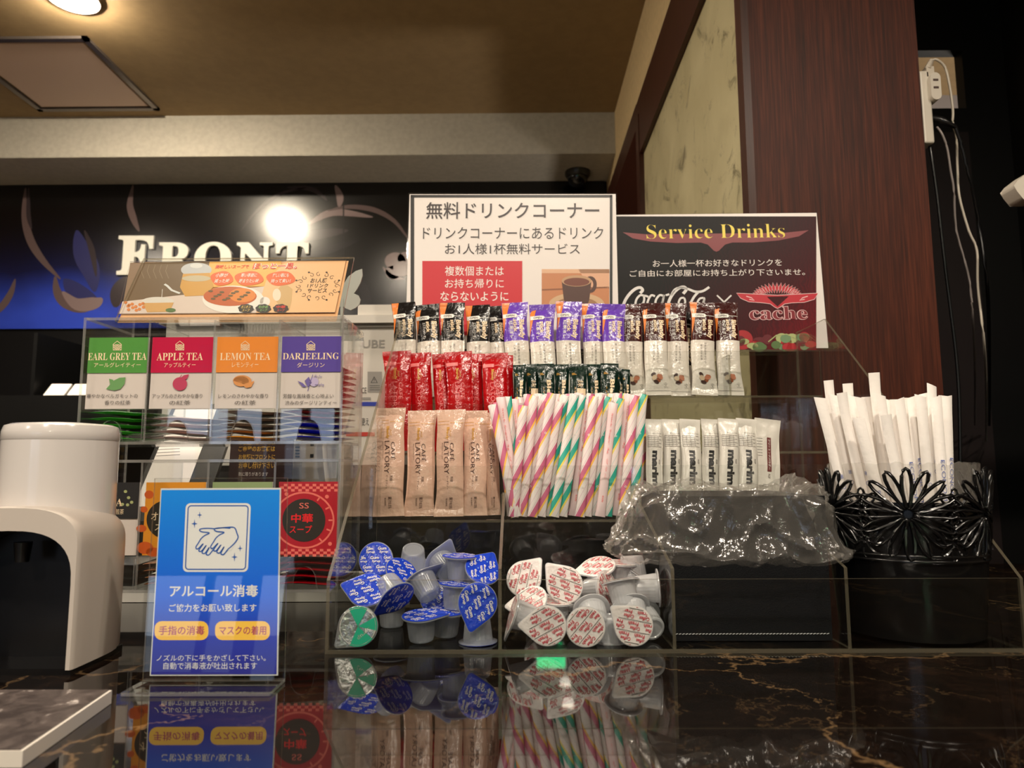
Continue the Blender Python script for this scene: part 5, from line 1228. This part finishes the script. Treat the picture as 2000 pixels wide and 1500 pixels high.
hand = [(422, 1033), (408, 1032), (394, 1033), (391, 1036), (396, 1039), (410, 1041), (401, 1046), (394, 1052), (389, 1060), (384, 1068), (385, 1072), (389, 1071), (398, 1062), (390, 1074), (391, 1077), (395, 1076), (404, 1065), (396, 1078), (398, 1081), (402, 1080), (410, 1069), (404, 1081), (406, 1084), (410, 1083), (418, 1073)]
sh.line(smooth(hand), .0008, BI, 6)
h2 = [(x + 29, y - 1) for x, y in hand]
sh.poly(smooth(h2)[:-1] + [(452, 1076), (460, 1062), (466, 1050), (463, 1040), (460, 1031)], WB, 7); sh.line(smooth(h2), .0008, BI, 8); sh.line(smooth([(447, 1072), (452, 1068), (460, 1060), (466, 1050), (464, 1042), (459, 1031), (446, 1030), (420, 1033)]), .0008, BI, 8)
def star(cx, cy, s): sh.poly([(cx + (s if i % 2 == 0 else s * .25) * math.cos(PI * i / 4 + PI / 2) * .7, cy + (s if i % 2 == 0 else s * .25) * math.sin(PI * i / 4 + PI / 2)) for i in range(8)], BI, 6)
for a in ((391, 1006, 7), (381, 1023, 9), (470, 1071, 7), (459, 1088, 9)): star(*a)
sh.text('アルコール消毒', 332, 1142, 505, 1166, WB, 5, .02); sh.text('ご協力をお願い致します', 331, 1179, 502, 1195, WB, 5, .012)
YW_ = C('pill_yellow', (246, 196, 70)); MG = C('pill_ink', (170, 52, 96))
for x0, x1, tx in ((303, 408, '手指の消毒'), (421, 528, 'マスクの着用')):
    sh.poly(rrect(x0, 1213, x1, 1250, 14), YW_, 4); sh.text(tx, x0 + 8, 1222, x1 - 7, 1240, MG, 5, .012)
sh.text('ノズルの下に手をかざして下さい。', 307, 1278, 520, 1291, WB, 5); sh.text('自動で消毒液が吐出されます', 320, 1293, 503, 1307, WB, 5)
sh.mb.build('printed_face', t)

# ---------------------------------------------------------------- hand sanitiser dispenser with its drip tray
yd = .556; dc = W(112, 900, yd); dr = (W(220, 870, yd).x - W(22, 870, yd).x) / 2; dcx = (W(220, 870, yd).x + W(22, 870, yd).x) / 2
zcap = W(120, 862, yd).z; ztop = W(120, 830, yd).z; zsh = W(120, 990, yd).z
dp = thing('sanitiser_dispenser', (dcx - .01, yd, 0), 'white automatic hand sanitiser dispenser with black arched hollow', 'dispenser')
WP = mat('dispenser_white', (216, 210, 206), .16, coat=.3); WP2 = mat('dispenser_cream', (196, 186, 176), .35)
MD = Matrix.Translation((dcx, yd, 0))
b = MB(); b.lathe([(dr, zsh - .012), (dr * .992, zcap)], 64, WP, MD, cap0=False, cap1=True); b.build('tank', dp, smooth=40)
b = MB(); b.lathe([(dr * .985, zcap), (dr * 1.0, zcap + .0008), (dr * .996, ztop - .006), (dr * .96, ztop - .0015), (dr * .86, ztop), (dr * .4, ztop + .0015)], 64, WP, MD); b.build('cap', dp, smooth=50)
# body: arched housing with a black hollow in its front
def arch(cx, hw_, top, n=22, fl=.85):
    p = [(cx - hw_, 0.004)]; r = min(top * .6, hw_ * fl); p += [(cx - hw_ * math.copysign(abs(math.cos(a)) ** .75, math.cos(a)), top - r + r * math.sin(a) ** .75) for a in [PI * i / n for i in range(n + 1)]]; p.append((cx + hw_, 0.004)); return p
yf = Wz(136, 1321, 0).y; acx = W(12, 1100, yf).x; ho = W(146, 1200, yf).x - acx; hi_ = W(134, 1200, yf).x - acx
po = arch(acx, ho, W(12, 990, yf).z, fl=.55); pi_ = arch(acx, hi_, W(12, 1037, yf).z, fl=.80); n = len(po); yk = yf + .09
rows_ = []
for y, f in ((yf + .003, .965), (yf, .94)): rows_.append([Vector((acx + (x - acx) * (1 if f > 1 else f + .035 if f < .95 else 1), y, z)) for x, z in po])
b = MB(); nr = 9; prof_ = [(yf, .972), (yf + .0015, .99), (yf + .004, 1.0)] + [(yf + .004 + .092 * k / 10, 1.0 - .45 * max(0, (k / 10 - .36) / .64) ** 2.2) for k in range(1, 11)]
vs = [Vector((acx + (x - acx) * f, y, z * (1 - (1 - f) * .25))) for y, f in prof_ for x, z in po]; m_ = len(prof_)
b.add(vs, [(k * n + i, k * n + i + 1, (k + 1) * n + i + 1, (k + 1) * n + i) for k in range(m_ - 1) for i in range(n - 1)] + [tuple((m_ - 1) * n + i for i in range(n))], WP2)
b.add([vs[i] for i in range(n)] + [Vector((x, yf, z)) for x, z in pi_], [(i, i + 1, n + i + 1, n + i) for i in range(n - 1)], WP2)
b.build('housing', dp, smooth=50)
BH = mat('dispenser_black', (14, 13, 14), .3); b = MB()
b.add([Vector((x, yf, z)) for x, z in pi_] + [Vector((acx + (x - acx) * .9, yf + .034, z * .97)) for x, z in pi_], [(i, i + 1, n + i + 1, n + i) for i in range(n - 1)] + [tuple(n + i for i in range(n))], BH); b.build('hollow', dp, smooth=50)
b = MB(); b.prism([(acx - ho * .97, yf + .002), (acx + ho * .97, yf + .002), (acx + ho * .93, yk - .02), (acx - ho * .93, yk - .02)], lambda u, v, w_: Vector((u, v, w_)), 0, .0045, BH); b.build('base', dp)
b = MB(); b.lathe([(.006, W(12, 1052, yf).z - .004), (.0045, W(12, 1052, yf).z - .018)], 16, BH, Matrix.Translation((acx, yf + .016, 0))); b.build('nozzle', dp, smooth=40)
zt_ = .0085; c1 = Wz(219, 1346, zt_); c2 = Wz(45, 1464, zt_); c0 = Vector((-.42, c1.y + .001, zt_)); c3 = Vector((-.42, c2.y, zt_))
def slate():
    N = NT('tray_slate_print'); tc = N.n('ShaderNodeTexCoord'); n1 = N.n('ShaderNodeTexNoise', Scale=55.0, Detail=8.0, Roughness=.7, Distortion=.6); N.l(tc.outputs['Object'], n1.inputs['Vector'])
    c = N.ramp(n1.outputs[0], [(.42, lin((58, 50, 48))), (.60, lin((92, 82, 78))), (.68, lin((196, 186, 178)))]); p = N.n('ShaderNodeBsdfPrincipled', Roughness=.35); N.l(c, p.inputs['Base Color']); N.l(p.outputs[0], N.out.inputs[0]); return N.m
tr = thing('drip_tray', ((c1.x + c2.x) / 2, c2.y + .02, 0), 'white edged slab with grey stone patterned top in front of the dispenser', 'tray')
b = MB(); b.prism([(c3.x, c3.y), (c2.x, c2.y), (c1.x, c1.y), (c0.x, c0.y)], lambda u, v, w_: Vector((u, v, w_)), .0003, zt_ - .0006, mat('tray_white', (224, 216, 204), .35)); b.build('slab', tr)
cxm, cym = -.36, (c1.y + c2.y) / 2; k_ = .985
b = MB(); b.prism([(cxm + (q.x - cxm) * k_, cym + (q.y - cym) * k_) for q in (c3, c2, c1, c0)], lambda u, v, w_: Vector((u, v, w_)), zt_ - .0006, zt_, slate()); b.build('stone_top', tr)

# ---------------------------------------------------------------- machine, cards and butterfly behind the counter goods
ym = 1.07
t = thing('white_machine', (W(760, 800, ym).x, ym + .15, 0), 'large white office machine behind the tea stand, warning stickers on its back', 'machine')
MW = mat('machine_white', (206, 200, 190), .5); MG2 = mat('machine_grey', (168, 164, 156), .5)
X0, X1 = W(322, 700, ym).x, W(830, 700, ym).x; Zt = W(760, 618, ym).z
b = MB(); b.box(X0, X1, ym, ym + .34, W(700, 908, ym).z, Zt - .012, MW); b.build('body', t)
b = MB(); b.box(X0 - .006, X1 + .006, ym - .012, ym + .35, Zt - .012, Zt, MW); b.box(W(700, 605, ym).x, X1, ym - .004, ym + .30, Zt, W(760, 596, ym).z, MW); b.build('lid', t)
b = MB(); b.box(X0 + .01, X1 - .01, ym - .004, ym, W(760, 640, ym).z, Zt - .014, MG2); b.build('painted_shade_strip', t)  # grey strip standing in for the shade under the lid
for k in range(12):
    if k == 0: gb = MB()
    x = W(470 + k * 6, 632, ym).x; gb.box(x, x + .002, ym - .007, ym - .003, W(470, 652, ym).z, W(470, 622, ym).z, mat('machine_slot', (110, 106, 100), .5))
gb.build('grille', t)
b = MB(); b.box(X0 - .3, XL - .006, ym - .30, ym - .285, .0005, .03, MW); o = b.build('ledge_strip', origin=(0, ym - .29, 0)); T(o, 'low white strip standing on the counter behind the tea stand', 'ledge')
b = MB(); b.box(X0 + .02, X1 - .02, ym + .01, ym + .33, .0005, W(700, 908, ym).z, BLKM); b.build('foot', t)
sh = Sheet(W(600, 900, ym), W(900, 900, ym), W(600, 600, ym)); sh.P(0, 0)
MX = C('sticker_grey', (150, 146, 140)); MK = C('sticker_ink', (60, 58, 58)); MB_ = C('sticker_blue', (44, 60, 160))
sh.text('UBE', 707, 664, 752, 680, MX, 1, .02); sh.rect(704, 690, 705, 830, MG2, 0)
sh.rect(718, 726, 746, 766, MX, 0); sh.poly([(724, 748), (738, 748), (731, 735)], MK, 2); sh.poly([(726, 747), (736, 747), (731, 738)], MX, 3); sh.text('!', 730, 740, 732, 746, MK, 4)
for y in (753, 757, 761): sh.rect(722, y, 742, y + 1, MK, 2)
sh.text('CE', 706, 757, 716, 768, MK, 2); sh.rect(706, 785, 738, 793, MB_, 1); sh.rect(706, 776, 724, 781, MX, 1)
sh.text('使え', 705, 816, 721, 831, MK, 2); sh.rect(676, 844, 732, 852, C('sticker_red', (190, 60, 50)), 1)
sh.mb.build('stickers', t)
# butterfly ornament
bl = W(664, 612, .80); sh = Sheet(bl, W(715, 612, .80), W(664, 520, .80)); b = MB()
pts = [(668, 560), (680, 540), (695, 529), (707, 525), (708, 538), (704, 552), (697, 565), (691, 573), (700, 577), (704, 585), (702, 594), (695, 601), (685, 606), (675, 602), (668, 597)]
pts += [(660, 602), (650, 606), (641, 601), (634, 594), (632, 585), (636, 577), (645, 573), (639, 565), (632, 552), (628, 538), (629, 525), (641, 529), (656, 540)]
b.prism([sh.uv(*p) for p in pts], lambda u, v, w_: sh.P(u, v, w_), 0, -.002, mat('butterfly_grey', (172, 176, 168), .5)); 
t = thing('butterfly_ornament', sh.P(.01, 0), 'pale grey butterfly cut-out beside the orange soup card', 'ornament'); b.build('wings', t)
b = MB(); c_ = sh.P(*sh.uv(668, 600)); b.box(c_.x - .0015, c_.x + .0015, c_.y - .001, c_.y + .002, .0005, c_.z + .01, mat('butterfly_grey', (172, 176, 168), .5)); b.box(c_.x - .015, c_.x + .015, c_.y - .012, c_.y + .014, .0003, .003, mat('butterfly_grey', (172, 176, 168), .5)); b.build('stand', t)
# tilted black holder with a white paper
q0, q1, q2 = W(262, 990, .86), W(352, 990, .86), W(305, 800, .95); sh = Sheet(q0, q1, q2)
t = thing('paper_holder', q0, 'tilted white paper sheet on a black slanting holder behind the tea stand', 'paper holder')
b = MB(); sh.slab(b, -.006, sh.w + .030, -.02, sh.h + .01, .006, mat('holder_black', (16, 15, 16), .3)); b.build('board', t)
b = MB(); sh.slab(b, 0, sh.w, 0, sh.h, .0006, PAPER, front=.0009); b.build('paper', t)
for k in range(3):
    L_ = sh.uv(305, 880 + k * 6); sh.poly([(L_[0], L_[1]), (L_[0] + .03, L_[1] + .002), (L_[0] + .03, L_[1] + .003), (L_[0], L_[1] + .001)], I_GRY, 6, raw=True)
sh.mb.build('printed_lines', t)
b = MB(); b.box(q0.x + .02, q1.x, .90, .93, .0005, sh.P(0, sh.h * .35).z - .012, mat('holder_black', (16, 15, 16), .3)); b.build('prop', t)
# brown card with gold lettering
sh = Sheet(W(442, 990, .84), W(566, 990, .84), W(442, 855, .845)); t = thing('gold_lettered_card', W(500, 990, .84), 'dark maroon card with gold Japanese lettering seen under the tea stand shelf', 'card')
b = MB(); sh.slab(b, 0, sh.w, 0, sh.h, .003, C('card_maroon', (52, 22, 22))); b.box(sh.o.x + .02, sh.o.x + sh.w - .02, .845, .87, .0005, sh.o.z + .02, BLKM); b.build('card', t)
GD = C('card_gold', (206, 160, 60))
for i, (tx, y) in enumerate((('ドライヤー貸出', 858), ('ご希望のお客様は', 871), ('お気軽にフロントに', 887), ('お申し付け下さい', 904))): sh.text(tx, 466, y, 538, y + 11, GD, 2, .02)
sh.text('数に限りがあります', 466, 922, 524, 930, PAPER, 2); sh.mb.build('lettering', t)
# white adapter box with vent slots, and white bracket
a_, c_ = W(570, 930, .88), W(672, 868, .88); t = thing('router_box', ((a_.x + c_.x) / 2, .9, 0), 'grey white electronics box with dark vent slots behind the tea stand', 'electronics box')
b = MB(); b.box(a_.x, c_.x, .88, .93, .0005, c_.z, mat('router_white', (170, 164, 156), .5)); b.build('case', t)
b = MB()
for k in range(4):
    q = W(577, 875 + k * 6, .88); b.box(q.x, q.x + .005, .8792, .8802, q.z, q.z + .0018, BLKM)
q = W(606, 890, .88); b.box(q.x, q.x + .004, .8792, .8802, q.z - .002, q.z + .002, BLKM); b.build('vent', t)
b = MB(); p0 = W(632, 868, .875); b.tube([p0 + Vector((0, 0, .06)), p0 + Vector((.001, -.004, .02)), p0 + Vector((.004, -.004, -.02)), p0 + Vector((.008, 0, -.06))], .003, mat('cable_white', (196, 188, 176), .5), 8); b.build('cable', t, smooth=50)
# white stack at the left frame edge
a_, c_ = W(-60, 940, .95), W(19, 877, .95); b = MB()
for k in range(4): b.box(a_.x, c_.x - .002 * (k % 2), .95, 1.03, .06 + (c_.z - .06) * k / 4, .06 + (c_.z - .06) * (k + 1) / 4 - .001, mat('machine_white', (206, 200, 190), .5))
b.box(a_.x, c_.x - .004, .955, 1.02, .0005, .06, BLKM)
T(b.build('paper_tray', origin=(a_.x, .99, 0)), 'white stacked tray unit at the left frame edge behind the dispenser', 'tray unit')

# ---------------------------------------------------------------- power strip, adaptor and cables beside the wood panel
yp = YCOL + .004
PW = mat('plastic_ivory', (214, 206, 192), .35)
t = thing('power_strip', (XC1 + .012, yp, W(1812, 210, yp).z), 'white power strip fixed upright on the edge of the wood panel', 'power strip')
z1, z0 = W(1805, 140, yp).z, W(1815, 281, yp).z
b = MB(); b.box(XC1, XC1 + .017, yp - .004, yp + .03, z0, z1, PW); o = b.build('housing', t); mdf = o.modifiers.new('soft', 'BEVEL'); mdf.width = .003; mdf.segments = 3
b = MB()
for k in range(3):
    zz = z0 + (z1 - z0) * (.2 + .3 * k); b.box(XC1 + .0165, XC1 + .0176, yp + .008, yp + .018, zz, zz + .004, BLKM)
b.build('socket', t)
t = thing('plug_adaptor', W(1830, 175, yp - .01), 'ivory two-way plug adaptor with two dark sockets on the power strip', 'adaptor')
sh = Sheet(W(1820, 194, yp - .012), W(1840, 194, yp - .012), W(1820, 141, yp - .012)); b = MB(); r = sh.w / 2
pl = [(r + r * math.cos(a), sh.h - r + r * math.sin(a)) for a in [PI * i / 10 for i in range(11)]] + [(r + r * math.cos(a), r + r * math.sin(a)) for a in [PI + PI * i / 10 for i in range(11)]]
b.prism(pl, lambda u, v, w_: sh.P(u, v, w_), 0, -.020, PW); b.build('housing', t, smooth=40)
b = MB()
for v in (.40, .68): b.prism([(sh.w * .25, sh.h * v), (sh.w * .75, sh.h * v), (sh.w * .75, sh.h * v + .0035), (sh.w * .25, sh.h * v + .0035)], lambda u, v_, w_: sh.P(u, v_, w_), .0005, -.001, mat('socket_hole', (70, 50, 40), .5))
b.build('socket', t)
def cable(name, pts, r, m, label, extra=None):
    P3 = [W(x, y, yp + d) for x, y, d in pts]; q = []
    for i in range(len(P3) - 1):
        a, b_, c_, d = P3[max(0, i - 1)], P3[i], P3[i + 1], P3[min(len(P3) - 1, i + 2)]
        for k in range(6):
            s_ = k / 6; q.append(.5 * (2 * b_ + (c_ - a) * s_ + (2 * a - 5 * b_ + 4 * c_ - d) * s_ * s_ + (3 * b_ - a - 3 * c_ + d) * s_ ** 3))
    q.append(P3[-1]); t = thing(name, P3[0], label, 'cable'); b = MB(); b.tube(q, r, m, 8); b.build('cord', t, smooth=60)
    if extra: extra(t)
CW_ = mat('cable_ivory', (206, 196, 180), .4); CB_ = mat('cable_black', (12, 12, 14), .3); CG = mat('cable_grey', (150, 140, 136), .35)
def plug_w(t):
    b = MB()
    for k in range(7):
        p = W(1812 + k * 1.2, 134 - k * 2.6, yp); b.lathe([(.0052 - .0003 * k, -.0009), (.0056 - .0003 * k, 0), (.0052 - .0003 * k, .0009)], 14, CW_, Matrix.Translation(p) @ Matrix.Rotation(.4, 4, 'Y'))
    b.box(XC1 + .012, XC1 + .024, yp - .004, yp + .008, W(1812, 152, yp).z, W(1812, 132, yp).z, CW_); b.build('plug', t, smooth=50)
cable('power_cable', [(1820, 118, 0), (1830, 117, -.002), (1846, 132, .0), (1855, 170, .002), (1861, 215, .004), (1861, 243, .008), (1868, 270, .02), (1870, 330, .03), (1874, 385, .03), (1892, 450, .03), (1908, 490, .03), (1910, 560, .03), (1922, 670, .03), (1926, 760, .2), (1926, 860, .5)], .0019, CW_, 'ivory cable arching from the plug at the top of the power strip', plug_w)
def plug_b(t):
    b = MB(); b.tube([W(1822, 232, yp + .008), W(1838, 234, yp), W(1850, 240, yp - .004), W(1866, 248, yp)], .0062, CB_, 10, rfn=lambda v: 1 - .45 * v); b.build('plug', t, smooth=50)
cable('power_cable', [(1866, 248, 0), (1878, 285, .004), (1890, 335, .01), (1900, 372, .02), (1912, 440, .04), (1928, 560, .05), (1932, 700, .2), (1932, 830, .5)], .0028, CB_, 'thick black cable bending out of the black plug', plug_b)
cable('power_cable', [(1830, 248, .006), (1840, 262, .002), (1850, 290, .004), (1857, 335, .008), (1863, 372, .012), (1868, 450, .03), (1892, 540, .04), (1900, 620, .04), (1904, 720, .2), (1904, 830, .5)], .0017, CG, 'thin shiny grey cable hanging from the middle of the power strip')
cable('power_cable', [(1816, 284, .008), (1820, 310, .006), (1830, 380, .008), (1838, 450, .01), (1846, 520, .012), (1856, 600, .014), (1868, 700, .016), (1874, 800, .016), (1876, 980, .016)], .0026, CB_, 'black cable hanging straight down from the lower end of the power strip')
# rounded white appliance end at the right frame edge
ya = .95; a_ = W(1955, 362, ya + .025); r = (W(1975, 332, ya).z - W(1975, 390, ya).z) / 2; cz = W(1975, 361, ya).z; x0 = a_.x
t = thing('wall_appliance', (x0 + .15, ya + .05, cz - .04), 'cream rounded end of a wall appliance with black underside, at the right frame edge', 'appliance')
b = MB(); pl = [(x0 + r + r * 1.0 * math.cos(a) * (1.0), cz + r * math.sin(a)) for a in [PI * .62 + (PI * .80) * i / 14 for i in range(15)]]
pl = [(x0 + .004, cz - r * .45), (x0 + .012, cz - r * .98), (x0 + .53, cz - r * .75), (x0 + .53, cz + r * 2.0), (x0 + .045, cz + r * 1.25), (x0 + .022, cz + r * .85), (x0 + .006, cz + r * .30), (x0, cz - r * .05)]
b.prism(pl, lambda u, v, w_: Vector((u, ya + w_, v)), 0, .028, PW); o = b.build('housing', t, smooth=50); mdf = o.modifiers.new('soft', 'BEVEL'); mdf.width = .004; mdf.segments = 3
b = MB(); b.box(x0 + .03, 1.19, ya + .004, ya + .026, cz - r * 1.8, cz - r * .9, BLKM); b.build('underside', t)
